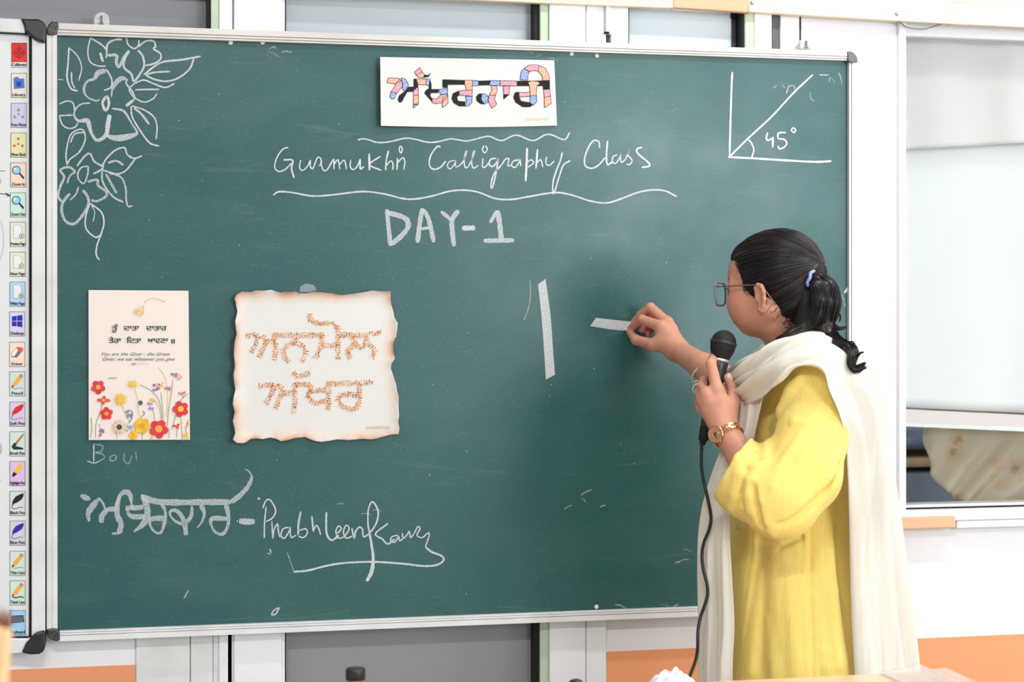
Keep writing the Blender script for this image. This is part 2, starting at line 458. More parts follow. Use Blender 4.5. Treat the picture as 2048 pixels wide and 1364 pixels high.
def sdf_mesh(name, g, h, m, parent, lo=None, hi=None, ycoarse=None, relax=1, label=None, col_fn=None):
    V, F = surf_nets(g, h, lo, hi, ycoarse)
    for _ in range(relax):                                   # light relaxation of the voxel grid
        acc = np.zeros_like(V); n = np.zeros(len(V))
        for a, b in ((0, 1), (1, 2), (2, 3), (3, 0)):
            np.add.at(acc, F[:, a], V[F[:, b]]); np.add.at(n, F[:, a], 1)
            np.add.at(acc, F[:, b], V[F[:, a]]); np.add.at(n, F[:, b], 1)
        V = V*.5+.5*acc/np.maximum(n, 1)[:, None]
    E = np.vstack([F[:, [0, 1]], F[:, [1, 2]], F[:, [2, 3]], F[:, [3, 0]]]); lab = np.arange(len(V))
    for _ in range(400):
        m2 = np.minimum(lab[E[:, 0]], lab[E[:, 1]]); new = lab.copy(); np.minimum.at(new, E[:, 0], m2); np.minimum.at(new, E[:, 1], m2)
        new = new[new]; new = new[new]
        if (new == lab).all(): break
        lab = new
    u, c = np.unique(lab, return_counts=True); keep = np.isin(lab, u[c > c.max()*.01]); idx = np.cumsum(keep)-1
    F = idx[F[keep[F].all(1)]]; V = V[keep]
    cols = col_fn(V) if col_fn else None
    return mk(name, c2w(V), F, m, parent, True, label, cols)

# ------------------------------------------------------------------ the room
def X(px, y=0.0): return wp(px, 600, y)[0]
def Z(px, py, y=0.0): return wp(px, py, y)[2]
XL, XR, YR, H = -2.6, 3.6, -6.2, 2.95
def struct(o, label=None):
    o['kind'] = 'structure'
    if label: o['label'] = label
    return o
struct(box('floor', XL-.1, XR+.1, YR-.1, 2.2, -.06, 0, M['floor']))
struct(box('ceiling', XL-.1, XR+.1, YR-.1, .1, H, H+.06, M['ceil']))
struct(box('wall_left', XL-.1, XL, YR, 0, 0, H, M['wall_dim']))
def wall_with_hole(name, axis, c0, c1, a0, a1, b0, b1, holes, m):
    """a wall slab with one window opening h0..h1 (horizontal) x b0..b1 (vertical)"""
    mb = MB()
    cuts = [(a0, holes[0][0], 0, H)]+[(holes[i][1], holes[i+1][0], 0, H) for i in range(len(holes)-1)]+[(holes[-1][1], a1, 0, H)]
    for h0, h1 in holes: cuts += [(h0, h1, 0, b0), (h0, h1, b1, H)]
    for (u0, u1, v0, v1) in cuts:
        if axis == 'x': mb.box(c0, c1, u0, u1, v0, v1)
        else: mb.box(u0, u1, c0, c1, v0, v1)
    return struct(mb.build(name, m))
wall_with_hole('wall_right', 'x', XR, XR+.1, YR, 0, 1.0, 2.62, [(-5.8, -3.8), (-2.0, -.40)], M['wall'])
wall_with_hole('wall_rear', 'y', YR-.1, YR, XL, XR, 1.35, 2.75, [(2.15, 3.5)], M['wall_dim'])
# back wall: left bay with window, door, right bay with window, pillar, far window
zs1 = Z(160, 1334)                  # top of the orange band at left
xa, xb = X(272), X(1203)            # full height door assembly
xp = X(1602)                        # right end of the upper windows
zt = 2.62
wx0, wx1, wz0, wz1 = X(1812), X(1812)+1.25, Z(1812, 1019), Z(1812, 42)
mb = MB(); D = .14
sill = 1.02
mb.box(XL, -1.9, 0, D, 0, H); mb.box(-1.9, xa, 0, D, 0, sill); mb.box(-1.9, xp, 0, D, zt, H)
mb.box(xb, xp, 0, D, 0, sill); mb.box(xp, wx0, 0, D, 0, H); mb.box(wx0, wx1, 0, D, 0, wz0)
mb.box(wx0, wx1, 0, D, wz1, H); mb.box(wx1, XR, 0, D, 0, H)
struct(mb.build('wall_back', M['wall']), 'white wall behind the green chalkboard')
zo = Z(1600, 1287)
for nm, x0, x1, z1 in (('trim_1', XL, xa-.001, zs1), ('trim_2', xb+.012, XR, zo)):
    struct(box(nm, x0, x1, -.003, .001, 0, z1, M['orange']), 'orange painted band along the bottom of the wall')
# pillar corner next to the far window: the wall stands slightly proud, with a bevelled edge
struct(box('trim_3', X(1799, -.012), X(1812, -.012), -.012, .05, wz0-.03, wz1+.02, M['upvc'], bw=.003), 'white edge strip beside the far window')

# upper left window
w1 = root('window_1', (-1.0, 0, 1.8)); struct(w1, 'grey film window above the interactive whiteboard')
box('pane', -1.88, X(414), .03, .036, sill+.02, zt-.02, M['pane_dark'], w1)
box('seal', X(414, .0), X(421, 0), -.004, .034, sill+.02, zt-.02, M['seal'], w1)
box('window_frame', X(421), X(437), -.010, .034, sill, zt, M['greenfilm'], w1, .002)
box('window_frame', -1.9, -1.86, -.01, .034, sill, zt, M['upvc'], w1, .002)
box('window_frame', -1.86, X(421), -.01, .034, zt-.04, zt, M['upvc'], w1, .002)
# centre door / window bay
d1 = root('door_1', (X(820), 0, 0)); struct(d1, 'white framed door bay with grey film panes behind the chalkboard')
box('door_frame', X(437), X(464.6), -.012, .05, 0, zt, M['upvc'], d1, .002)
box('door_frame', X(466), X(562), -.016, .05, 0, zt, M['upvc'], d1, .003)
box('door_frame', X(562), X(569), -.010, .05, 0, zt, M['upvc'], d1, .002)
box('pane', X(571, .03), X(1078, .03), .030, .036, 1.4, zt-.02, M['pane_light'], d1)
box('pane', X(571, .03), X(1078, .03), .030, .036, .05, 1.36, M['pane_mid'], d1)
box('seal', X(566), X(572), -.002, .032, 0, zt, M['seal'], d1)
box('seal', X(1068), X(1078), -.002, .032, 0, zt, M['seal'], d1)
box('door_frame', X(1078), X(1095), -.010, .05, 0, zt, M['greenfilm'], d1, .002)
box('door_frame', X(1095), X(1167.5), -.016, .05, 0, zt, M['upvc'], d1, .003)
box('door_frame', X(1169), X(1209), -.014, .05, 0, zt, M['upvc'], d1, .003)
box('door_rail', X(571, .0), X(1070, 0), -.012, .05, zt-.05, zt, M['upvc'], d1, .002)
box('door_rail', X(571, .0), X(1070, 0), -.012, .05, 1.34, 1.42, M['upvc'], d1, .002)
# boarding to the left of the door, below the chalkboard
for a, b, yy in ((272, 380, -.006), (380.8, 425, -.010), (425.8, 452, -.008), (453.6, 488, -.012)):
    box('cladding_board', X(a), X(b), yy, .03, 0, sill+.3, M['alu'], d1, .0015)
# upper right window
w2 = root('window_2', (X(1400), 0, 1.8)); struct(w2, 'pale frosted window above the right half of the chalkboard')
box('window_frame', X(1219), X(1254), -.012, .05, sill, zt, M['upvc'], w2, .002)
box('seal', X(1253.5), X(1258), -.002, .032, sill, zt, M['seal'], w2)
box('pane', X(1257, .03), X(1462, .03), .030, .036, sill, zt, mat('bluish_frosted_glass', (212, 224, 230), .35, .45, var=.04, vs=3), w2)
box('pane', X(1462, .034), X(1486, .034), .034, .040, sill, zt, mat('dark_glass', (92, 92, 100), .25, .5), w2)
box('seal', X(1461, .03), X(1480, .03), .026, .034, Z(1470, 38, .03), zt, M['seal'], w2)
box('seal', X(1482), X(1487), -.002, .034, sill, zt, M['seal'], w2)
box('window_frame', X(1487), X(1505), -.010, .05, sill, zt, M['greenfilm'], w2, .002)
box('window_frame', X(1505), X(1540), -.012, .05, sill, zt, M['upvc'], w2, .002)
box('seal', X(1545), X(1559), .0, .05, sill, zt, mat('grey_rubber', (96, 98, 100), .6, .3), w2)
box('window_frame', X(1559), X(1597), -.006, .05, sill, zt, M['upvc'], w2, .002)
box('seal', X(1597), X(1602), -.001, .05, sill, zt, M['seal'], w2)
mb = MB()
V, F = tube([wp(1214.5, 8, -.02), wp(1214.5, 66, -.02)], .0042, 10); mb.add(V, F)
mb.box(X(1210), X(1219), -.015, .02, Z(1214, 70), zt)
hg = mb.build('hinge', M['upvc'], w2)
V, F = tube([wp(1213.5, 64, -.021), wp(1213.5, 67.5, -.021)], .0058, 10); mk('hinge_pin', V, F, M['seal'], w2)
box('seal', X(1209.3), X(1211.5), -.003, .02, Z(1214, 90), zt, M['seal'], w2)
# dark slit right of the door, below the board
struct(box('trim_4', X(1200.5), X(1206.5), -.004, .01, 0, sill, M['seal']), 'dark slit between door frame and wall')
struct(box('trim_5', X(1206.5), X(1211), -.0035, .01, zo, sill, mat('bare_plaster', (170, 176, 172), .8, .2)), 'unpainted plaster edge beside the slit')
# cream battens along the top, with bolts
bt = root('trim_6', wp(1500, 30)); struct(bt, 'cream wooden batten running along the top of the wall')
y0 = -.035
def batten(pa, pb, m, yf):
    Pf = wps([pa[0], pa[1], pb[0], pb[1]], yf); Pb = Pf.copy(); Pb[:, 1] = -.012
    V = list(Pf)+list(Pb); F = [(0, 1, 3, 2)[::-1], (4, 5, 7, 6), (0, 1, 5, 4), (2, 3, 7, 6), (0, 2, 6, 4), (1, 3, 7, 5)]
    return bevel(mk('batten_board', V, F, m, bt), .002)
batten(((-500, -96), (-500, -58)), ((1346, -22), (1346, 16.5)), M['cream'], -.030)
batten(((1346.5, -21), (1346.5, 15)), ((1497, -13), (1497, 25)), M['creamwood'], -.031)
batten(((1497.5, -16), (1497.5, 23.5)), ((1905, 3), (1905, 48)), M['cream'], -.033)
batten(((1905.5, 3), (1905.5, 48)), ((2300, 24), (2300, 66)), M['cream'], -.033)
for p in ((1505.5, 5), (1795, 27)):
    c = wp(p[0], p[1], -.036); V, F = lathe(c+np.array([0, .004, 0]), (0, -1, 0), [(0, .0045), (.004, .0045), (.0055, .003), (.0058, .0012)], 12)
    mk('bolt_head', V, F, M['metal'], bt, True)
# loose wires tucked under the batten
V, F = tube([wp(*p, -.02) for p in cr([(1790, 42), (1802, 46), (1812, 54), (1828, 57), (1848, 58), (1870, 52), (1890, 46)], 6)], .0016, 6)
meta(mk('wire', V, F, mat('grey_wire', (120, 118, 122), .5, .4), None, True), 'thin grey wire hanging in a loop under the cream batten', 'wire')

# far window
w3 = root('window_3', (X(1930), .02, 1.4)); struct(w3, 'clear glass window at the edge of the room with white blind and curtain')
box('window_frame', wx0-.005, wx0+.010, .03, .08, wz0, wz1, mat('dark_gasket', (120, 122, 126), .5, .4), w3)
box('window_frame', wx0, wx1, .03, .08, wz0-.001, wz0+.006, M['upvc'], w3, .002)
box('window_frame', wx1-.05, wx1, .02, .08, wz0, wz1, M['upvc'], w3, .002)
box('window_frame', wx0, wx1, .02, .08, wz1-.03, wz1, M['upvc'], w3, .002)
gm, gt, gb = nt('window_glass'); gb.inputs['Base Color'].default_value = (.95, .98, .98, 1); gb.inputs['Roughness'].default_value = .03
gb.inputs['Transmission Weight'].default_value = 1.0; gb.inputs['IOR'].default_value = 1.05; gb.inputs['Specular IOR Level'].default_value = .6
box('pane', wx0+.010, wx1-.05, .05, .054, wz0+.006, wz1-.03, gm, w3)
struct(box('trim_7', X(1795, -.02), XR-.4, -.028, .05, Z(1900, 1042, -.028), wz0, M['upvc'], bw=.003), 'white sill under the far window')
struct(box('trim_8', X(1789, -.04), X(1911, -.04), -.042, .0, Z(1850, 1058, -.042), Z(1850, 1034, -.042), M['creamwood'], bw=.003), 'short pine strip under the white sill')
struct(box('trim_9', X(1911.5, -.02), XR-.4, -.026, .0, Z(1950, 1056, -.026), Z(1950, 1041, -.026), M['upvc'], bw=.003), 'white lower sill board beyond the pine strip')
# blind and curtain behind the glass
def sheet_px(name, top, bot, y, m, parent, wav=.012, n=60, ph=0.0, nv=24, waves=9):
    T = cr(np.array(top, float), 12); Bt = cr(np.array(bot, float), 12)
    ti = np.linspace(0, 1, n); T = np.stack([np.interp(ti, np.linspace(0, 1, len(T)), T[:, k]) for k in (0, 1)], 1)
    Bt = np.stack([np.interp(ti, np.linspace(0, 1, len(Bt)), Bt[:, k]) for k in (0, 1)], 1)
    V = []
    for j in range(nv+1):
        P = T*(1-j/nv)+Bt*(j/nv); w = wps(P, y)
        w[:, 1] += wav*np.sin(ti*waves*2*math.pi+ph+.6*np.sin(ti*13+ph))*(.4+.6*j/nv); V.append(w)
    V = np.concatenate(V); F = [(j*n+i, j*n+i+1, (j+1)*n+i+1, (j+1)*n+i) for j in range(nv) for i in range(n-1)]
    o = mk(name, V, F, m, parent, True); md = o.modifiers.new('s', 'SOLIDIFY'); md.thickness = .002; return o
blind = mat('white_blind', (246, 245, 240), .85, .1, var=.02, vs=4)
blind2 = mat('beige_blind', (230, 224, 220), .85, .1, var=.05, vs=3)
o = sheet_px('roller_blind', [(1795, 290), (2300, 268)], [(1795, 814), (2300, 838)], .13, blind, None, .004, waves=3)
meta(o, 'white roller blind hanging behind the far window glass', 'blind')
o = sheet_px('valance', [(1795, 40), (2300, 60)], [(1795, 300), (2300, 272)], .085, blind2, None, .006, waves=4)
meta(o, 'beige valance cloth across the top of the far window', 'valance')
hb = root('blind_rail', wp(1950, 838, .10), 'pale pink and white bar along the lower edge of the blind', 'rail')
for nm, q, m_ in (('hem_bar', [(1795, 818), (2300, 842), (2300, 862), (1795, 846)], mat('pink_hem', (240, 226, 222), .7, .2)),
                  ('hem_edge', [(1795, 846), (2300, 862), (2300, 874), (1795, 852)], blind)):
    Pf = wps(q, .092); Pb = wps(q, .092); Pb[:, 1] = .112
    V = list(Pf)+list(Pb); mk(nm, V, [(0, 1, 2, 3), (7, 6, 5, 4), (0, 4, 5, 1), (1, 5, 6, 2), (2, 6, 7, 3), (3, 7, 4, 0)], m_, hb)
cm, ct, cb = nt('floral_curtain')
tc = ct.nodes.new('ShaderNodeTexCoord'); vo = ct.nodes.new('ShaderNodeTexVoronoi'); vo.inputs['Scale'].default_value = 14
no = ct.nodes.new('ShaderNodeTexNoise'); no.inputs['Scale'].default_value = 30; no.inputs['Distortion'].default_value = 1.5
ct.links.new(tc.outputs['Object'], vo.inputs[0]); ct.links.new(tc.outputs['Object'], no.inputs[0])
ad = ct.nodes.new('ShaderNodeMath'); ad.operation = 'MULTIPLY_ADD'; ad.inputs[1].default_value = .5
ct.links.new(no.outputs[0], ad.inputs[0]); ct.links.new(vo.outputs[0], ad.inputs[2])
rp = ct.nodes.new('ShaderNodeValToRGB'); e = rp.color_ramp.elements
e[0].position = .32; e[0].color = (*lin((138, 126, 106)), 1); e[1].position = .60; e[1].color = (*lin((176, 162, 140)), 1)
x = e.new(.42); x.color = (*lin((178, 150, 116)), 1)
ct.links.new(ad.outputs[0], rp.inputs[0]); ct.links.new(rp.outputs[0], cb.inputs['Base Color']); cb.inputs['Roughness'].default_value = .9
o = sheet_px('floral_curtain', [(1846, 800), (2300, 830)], [(1848, 860), (1856, 925), (1872, 962), (1900, 990), (1928, 1010), (1945, 1040), (2010, 1052), (2300, 1050)], .16, cm, None, .012, waves=5, n=90)
meta(o, 'beige floral curtain seen through the lower part of the far window', 'curtain')
struct(box('wall_outside', .6, 4.6, 1.3, 1.4, 0, 3.2, mat('outside_render', (150, 150, 152), .8, .2, var=.3, vs=3)), 'grey wall outside the far window')
cr8 = root('crate', (X(1830)+.36, 1.1, 0), 'blurred orange and blue crate outside the far window', 'crate')
cx = X(1830, 1.1)
box('crate_body', cx-.25, cx+.3, .95, 1.25, 0, Z(1830, 935, 1.1), mat('blue_plastic', (136, 140, 152), .5, .4, var=.3, vs=8), cr8, .01)
box('crate_band', cx-.26, cx+.31, .94, 1.26, Z(1830, 925, 1.1), Z(1830, 905, 1.1), mat('orange_plastic', (196, 160, 124), .5, .4, var=.3, vs=9), cr8, .01)
box('crate_lid', cx-.27, cx+.32, .93, 1.27, Z(1830, 885, 1.1), Z(1830, 866, 1.1), mat('slate_plastic', (112, 122, 144), .5, .4, var=.4, vs=9), cr8, .01)

# ------------------------------------------------------------------ chalkboard
YB = -.032                          # writing surface
cb_ = root('chalkboard', (X(900), -.02, 1.40), 'large green chalkboard in a white aluminium frame covered in chalk drawings', 'chalkboard')
def slab(name, q, yf, yb, m, parent, bw=0.0, label=None):
    """plate whose front face shows at the given image corners"""
    Pf = wps(q, yf); Pb = Pf.copy(); Pb[:, 1] = yb; n = len(q)
    F = [tuple(range(n)), tuple(range(2*n-1, n-1, -1))]+[(i, i+n, (i+1) % n+n, (i+1) % n) for i in range(n)]
    o = mk(name, list(Pf)+list(Pb), F, m, parent, label=label)
    if bw: bevel(o, bw)
    return o
slab('writing_surface', [(110, 66), (1702, 118), (1702, 1206), (110, 1266)], YB, -.014, M['board'], cb_)
def rail(q_out, q_in, prof, m):
    """moulded rail between an outer and an inner edge; prof = (t0,t1,y)"""
    r = root('frame_rail', wp(*(np.mean(np.array(q_out), 0)), -.03)-wloc(cb_)); r.parent = cb_
    bpy.data.objects.remove(r)
    mb = MB()
    A, B = np.array(q_out, float), np.array(q_in, float)
    for t0, t1, yf in prof:
        q = [A[0]*(1-t0)+B[0]*t0, A[1]*(1-t0)+B[1]*t0, A[1]*(1-t1)+B[1]*t1, A[0]*(1-t1)+B[0]*t1]
        Pf = wps(q, yf); Pb = Pf.copy(); Pb[:, 1] = -.012
        mb.add(list(Pf)+list(Pb), [(0, 1, 2, 3), (7, 6, 5, 4), (0, 4, 5, 1), (1, 5, 6, 2), (2, 6, 7, 3), (3, 7, 4, 0)])
    return mb.build('frame_rail', m, cb_)
PR = [(0, .52, -.046), (.52, .60, -.041), (.60, .78, -.045), (.78, .84, -.040), (.84, 1, -.043)]
rail([(112, 46), (1698, 103)], [(112, 69.5), (1698, 121)], PR, M['alu_dirty'])
rail([(114, 1283), (1702, 1221)], [(114, 1262.5), (1702, 1202)], PR, M['alu'])
rail([(93.5, 66), (93.5, 1262)], [(114, 66), (115, 1262)], [(0, .45, -.045), (.45, .55, -.041), (.55, 1, -.043)], M['alu'])
rail([(1717, 120), (1717, 1204)], [(1698.5, 120), (1698.5, 1204)], [(0, .7, -.045), (.7, .8, -.040), (.8, 1, -.043)], M['alu'])
grey_cap = mat('grey_cap', (112, 114, 116), .5, .4, var=.15, vs=80)
tape = mat('crumpled_black_tape', (58, 58, 58), .3, .6, var=.6, vs=160, bump=1.0, bs=120)
slab('corner_cap', [(1695, 102), (1703, 102), (1710, 106), (1715, 113), (1717, 124), (1706, 125.5), (1697, 123)], -.050, -.010, grey_cap, cb_, .003)
slab('corner_cap', [(1698, 1224), (1697, 1203), (1717, 1202), (1717, 1211), (1711, 1220), (1704, 1223)], -.050, -.010, grey_cap, cb_, .003)
slab('corner_cap', [(94, 58), (97, 48), (101, 46), (103, 41), (107, 44), (116, 43.5), (117.5, 52), (115, 62), (111, 69), (99, 70), (94, 68)], -.052, -.010, tape, cb_, .003, 'corner wrapped in crumpled black tape')
slab('corner_cap', [(93, 1259), (110, 1257), (119.5, 1262), (120, 1282), (112, 1283), (100, 1279), (94, 1270)], -.052, -.010, tape, cb_, .003, 'scuffed dark corner cap')
for p in ((461, 85.5), (525, 85), (1143, 108), (1193.5, 111.5), (1192.5, 1213.5)):
    c = wp(p[0], p[1], YB); V, F = lathe(c, (0, -1, 0), [(0, .0048), (.0018, .0044), (.0026, .003), (.0022, .0016), (.0012, .001)], 16)
    mk('screw_head', V, F, M['alu'], cb_, True)
clip = mat('clear_plastic_clip', (206, 208, 206), .15, .6, bump=.3, bs=90, coat=.5); clip.node_tree.nodes['Principled BSDF'].inputs['Alpha'].default_value = .8
for (cx_, cy, r) in ((203, 39, 16), (1613, 88, 13)):
    q = [(cx_-r, cy+r*.8)]+[(cx_-r*math.cos(a), cy-r*math.sin(a)*.95) for a in np.linspace(0, math.pi, 14)]+[(cx_+r, cy+r*.8)]
    slab('hanging_clip', q, -.030, -.014, clip, cb_, .002, 'clear plastic hanging clip')
    slab('clip_slot', [(cx_-2, cy-r*.5), (cx_+2, cy-r*.5), (cx_+2, cy+r*.3), (cx_+5, cy+r*.6), (cx_-5, cy+r*.6), (cx_-2, cy+r*.3)], -.033, -.029, grey_cap, cb_, 0)

ZC = (0, 0, 2.573)
FL = [(9, .62, [(355, 245), (350, 330), (345, 400), (365, 455), (400, 468)]), (6, .62, [(355, 245), (400, 290), (420, 350), (405, 415)]), (8, .6, [(368, 370), (370, 420), (385, 455)]),
(7, .6, [(465, 195), (452, 260), (462, 315), (500, 338), (545, 340)]), (8, .6, [(465, 195), (520, 228), (548, 260), (545, 300)]), (13, .6, [(515, 270), (530, 318)]),
(10, .6, [(548, 260), (555, 225), (590, 205), (628, 203)]), (15, .5, [(552, 285), (600, 285), (598, 320), (612, 345), (635, 300), (665, 260)]),
(8, .6, [(650, 195), (660, 230), (690, 250), (712, 235), (715, 205)]), (9, .6, [(712, 240), (750, 212), (790, 212), (800, 240), (790, 252), (825, 275), (825, 305), (790, 328), (745, 338)]),
(11, .55, [(710, 258), (735, 290), (742, 335), (730, 365), (690, 418), (675, 380), (640, 350), (640, 310), (665, 260)]),
(10, .58, [(1032, 290), (930, 308), (840, 318), (790, 345), (740, 385)]), (9, .6, [(998, 300), (975, 355), (920, 400), (860, 418), (800, 410), (750, 388)]), (9, .55, [(750, 385), (800, 372), (875, 368)]),
(8, .6, [(690, 430), (740, 412), (790, 430), (850, 450), (898, 430)]), (7, .6, [(690, 430), (665, 460), (690, 500), (740, 525), (785, 510), (808, 482)]), (8, .6, [(695, 462), (760, 460), (820, 460)]),
(24, .45, [(545, 362, 24), (505, 375, 30), (485, 405, 16), (450, 418, 12), (432, 455, 14), (445, 495, 9), (490, 518, 9), (515, 512, 8)]), (8, .6, [(548, 355), (575, 410), (570, 450), (535, 465)]),
(22, .45, [(650, 405, 12), (620, 405, 26), (592, 432, 22), (578, 462, 12), (573, 500, 8)]), (10, .5, [(655, 405), (650, 430), (680, 470), (690, 510), (650, 548)]), (14, .5, [(685, 515), (648, 545)]),
(14, .6, [(545, 495), (528, 530), (543, 568), (560, 540), (556, 505), (545, 495)]),
(7, .6, [(305, 535), (345, 520), (375, 530), (385, 570)]), (14, .52, [(465, 530, 8), (420, 535, 8), (390, 560, 9), (382, 595, 10), (405, 622, 14), (450, 622, 26), (468, 680, 16), (500, 722, 16), (545, 695, 22), (555, 640, 24), (560, 590, 16)]),
(7, .6, [(305, 595), (320, 640), (350, 660), (385, 655), (402, 630)]), (7, .6, [(305, 595), (375, 592)]),
(16, .5, [(575, 558, 9), (630, 568, 12), (655, 595, 12), (680, 640, 8), (705, 685, 14), (650, 705, 32), (590, 710, 28), (548, 690, 14), (558, 640, 18), (565, 590, 22)]),
(8, .6, [(675, 545), (680, 600), (720, 670), (770, 735), (820, 752)]), (8, .55, [(680, 545), (740, 565), (790, 600), (808, 650), (803, 718)]), (12, .5, [(690, 555), (730, 590), (768, 640)]),
(8, .58, [(345, 850), (340, 790), (360, 700), (400, 668), (430, 672), (438, 720), (410, 780), (360, 820), (345, 850)]), (8, .55, [(362, 735), (385, 690), (438, 680)]),
(10, .52, [(397, 855), (430, 810), (462, 790), (485, 830), (525, 855)]), (9, .52, [(525, 860), (545, 820), (590, 775), (640, 760), (655, 795), (690, 815), (732, 802)]), (9, .52, [(700, 812), (650, 875), (605, 895), (560, 885), (528, 875)]),
(12, .45, [(555, 838), (600, 828), (635, 850)]), (8, .52, [(455, 855), (415, 865), (400, 910), (430, 945), (450, 900), (455, 855)]), (10, .52, [(480, 895), (525, 870), (530, 840)]),
(12, .47, [(390, 885), (355, 860), (310, 875), (330, 910), (310, 960), (300, 1010), (320, 1040)]), (10, .4, [(390, 885), (360, 905), (345, 945)]), (13, .42, [(450, 935), (500, 925), (505, 955), (545, 985), (545, 1010), (500, 1035), (470, 1030)]),
(9, .5, [(525, 880), (530, 940), (580, 1010), (635, 1040)]), (13, .42, [(545, 895), (575, 950), (600, 995)]), (9, .48, [(560, 890), (620, 910), (645, 960), (650, 1030), (660, 1062), (682, 1058)]),
(14, .45, [(360, 995), (325, 1040), (318, 1090), (340, 1140), (385, 1150), (430, 1100), (455, 1050), (450, 1010), (425, 978)]), (8, .48, [(405, 960), (390, 1000), (360, 1030)]),
(8, .6, [(462, 1045), (440, 1120), (445, 1180), (490, 1220), (515, 1210)]), (8, .62, [(462, 1045), (520, 1090), (535, 1140), (525, 1190), (500, 1260), (495, 1310), (512, 1338)]), (5, .55, [(470, 1058), (487, 1090), (480, 1140)]),
(4, .6, [(298, 408), (325, 411)])]
strokes('chalk_flowers', FL, M['chalk'], cb_, YB-.0004, ZC, split=True, label='chalk outline drawing of flowers and leaves')
ZG = (520, 240, 2.3814)
wv = .66
TX = [(7, .6, [(465, 95), (500, 90), (560, 107), (620, 103), (690, 87), (740, 92), (800, 106), (850, 103), (910, 90), (980, 100), (1030, 90), (1090, 78), (1150, 98), (1220, 72), (1300, 98), (1370, 68), (1440, 92), (1460, 86), (1475, 58)]),
(8, .6, [(62, 358), (90, 342), (150, 345), (250, 362), (350, 356), (480, 341), (580, 350), (680, 374), (740, 376), (820, 362), (900, 340), (970, 334), (1040, 344), (1120, 374), (1200, 378), (1280, 365), (1400, 346), (1480, 356), (1570, 385), (1650, 395), (1720, 375), (1800, 345), (1870, 333), (1930, 338), (1985, 365)]),
(6, wv, [(135, 130), (108, 140), (80, 180), (70, 225), (90, 245), (120, 235), (150, 205)]), (8, wv, [(112, 190), (155, 192), (150, 230), (162, 276)]),
(6, wv, [(194, 190), (188, 225), (202, 240), (225, 222), (240, 190)]), (6, wv, [(240, 190), (240, 222), (252, 230), (272, 182), (288, 182), (292, 205), (282, 220)]), (6, wv, [(288, 200), (300, 236), (315, 240), (330, 222)]),
(7, wv, [(322, 235), (345, 195), (352, 192), (352, 235)]), (6, wv, [(352, 212), (372, 190), (380, 235)]), (6, wv, [(380, 212), (402, 192), (412, 236)]),
(6, wv, [(432, 190), (430, 222), (444, 236), (465, 218), (476, 186)]), (7, wv, [(478, 186), (478, 232), (495, 222)]),
(9, .7, [(520, 160), (521, 240)]), (7, wv, [(575, 172), (522, 212), (578, 240)]), (7, wv, [(612, 145), (602, 190), (598, 240)]), (6, wv, [(601, 218), (622, 195), (633, 208), (632, 238)]),
(7, wv, [(655, 180), (652, 238)]), (6, wv, [(653, 205), (680, 180), (690, 200), (685, 236)]), (6, wv, [(668, 122), (663, 142), (672, 158), (678, 138), (668, 122)]),
(7, wv, [(860, 130), (845, 126), (815, 165), (806, 212), (825, 234), (858, 226), (885, 195)]), (5, wv, [(925, 192), (900, 200), (893, 222), (907, 232), (925, 212), (932, 192), (932, 222), (950, 218)]),
(6, wv, [(950, 218), (968, 195), (982, 160), (984, 146), (976, 165), (972, 205), (980, 228), (992, 222)]), (6, wv, [(992, 222), (1008, 190), (1020, 158), (1020, 146), (1012, 170), (1008, 208), (1018, 229), (1040, 215)]),
(6, wv, [(1062, 182), (1060, 222), (1075, 222), (1095, 195)]), (6, wv, [(1068, 122), (1059, 140), (1070, 156), (1082, 140), (1075, 122)]),
(7, wv, [(1125, 182), (1098, 188), (1092, 212), (1108, 222), (1128, 200), (1134, 180), (1128, 230), (1116, 290), (1104, 326), (1101, 300), (1118, 250), (1150, 215)]),
(6, wv, [(1150, 215), (1168, 188), (1185, 185), (1180, 218), (1198, 214)]), (6, wv, [(1235, 190), (1208, 195), (1198, 215), (1214, 226), (1232, 205), (1238, 188), (1242, 220)]),
(10, .72, [(1272, 132), (1270, 200), (1265, 292)]), (6, wv, [(1270, 202), (1292, 190), (1302, 205), (1275, 226)]), (9, .7, [(1322, 138), (1314, 232)]), (6, wv, [(1316, 206), (1337, 190), (1347, 225)]),
(6, wv, [(1365, 175), (1362, 205), (1378, 216), (1402, 195)]), (7, wv, [(1440, 153), (1430, 195), (1412, 240), (1395, 300), (1398, 352), (1425, 270), (1445, 215), (1478, 193)]),
(7, wv, [(1618, 135), (1612, 102), (1582, 103), (1550, 165), (1548, 215), (1578, 230), (1612, 215), (1645, 178)]), (8, wv, [(1655, 98), (1650, 170), (1655, 212), (1678, 200)]),
(6, wv, [(1702, 165), (1682, 175), (1678, 198), (1695, 206), (1712, 180), (1717, 165), (1720, 202), (1742, 186)]), (6, wv, [(1742, 186), (1760, 138), (1752, 165), (1772, 192), (1760, 212), (1745, 210)]),
(8, .7, [(1820, 130), (1796, 138), (1800, 160), (1850, 203), (1852, 220), (1818, 226)])]
strokes('chalk_heading', TX, M['chalk'], cb_, YB-.0004, ZG, split=True, label='chalk heading reading Gurmukhi Calligraphy Class between two wavy lines')
o5 = .47
strokes('chalk_day_line', [(22, o5, [(605, 425), (612, 510), (622, 600)]), (24, o5, [(605, 440), (688, 466), (706, 505), (675, 550), (625, 592)]), (22, o5, [(750, 585), (760, 500), (772, 420)]),
  (22, o5, [(774, 425), (802, 470), (828, 582)]), (14, o5, [(755, 520), (812, 512)]), (18, o5, [(862, 435), (915, 480)]), (22, o5, [(945, 430), (914, 485), (924, 602)]), (24, .55, [(962, 515), (1025, 514)]),
  (18, o5, [(1095, 490), (1130, 432)]), (24, o5, [(1132, 430), (1142, 500), (1150, 572)]), (24, o5, [(1065, 575), (1210, 573)])], M['chalk'], cb_, YB-.0004, ZG, split=True, label='chalk lettering DAY-1 in broad strokes')
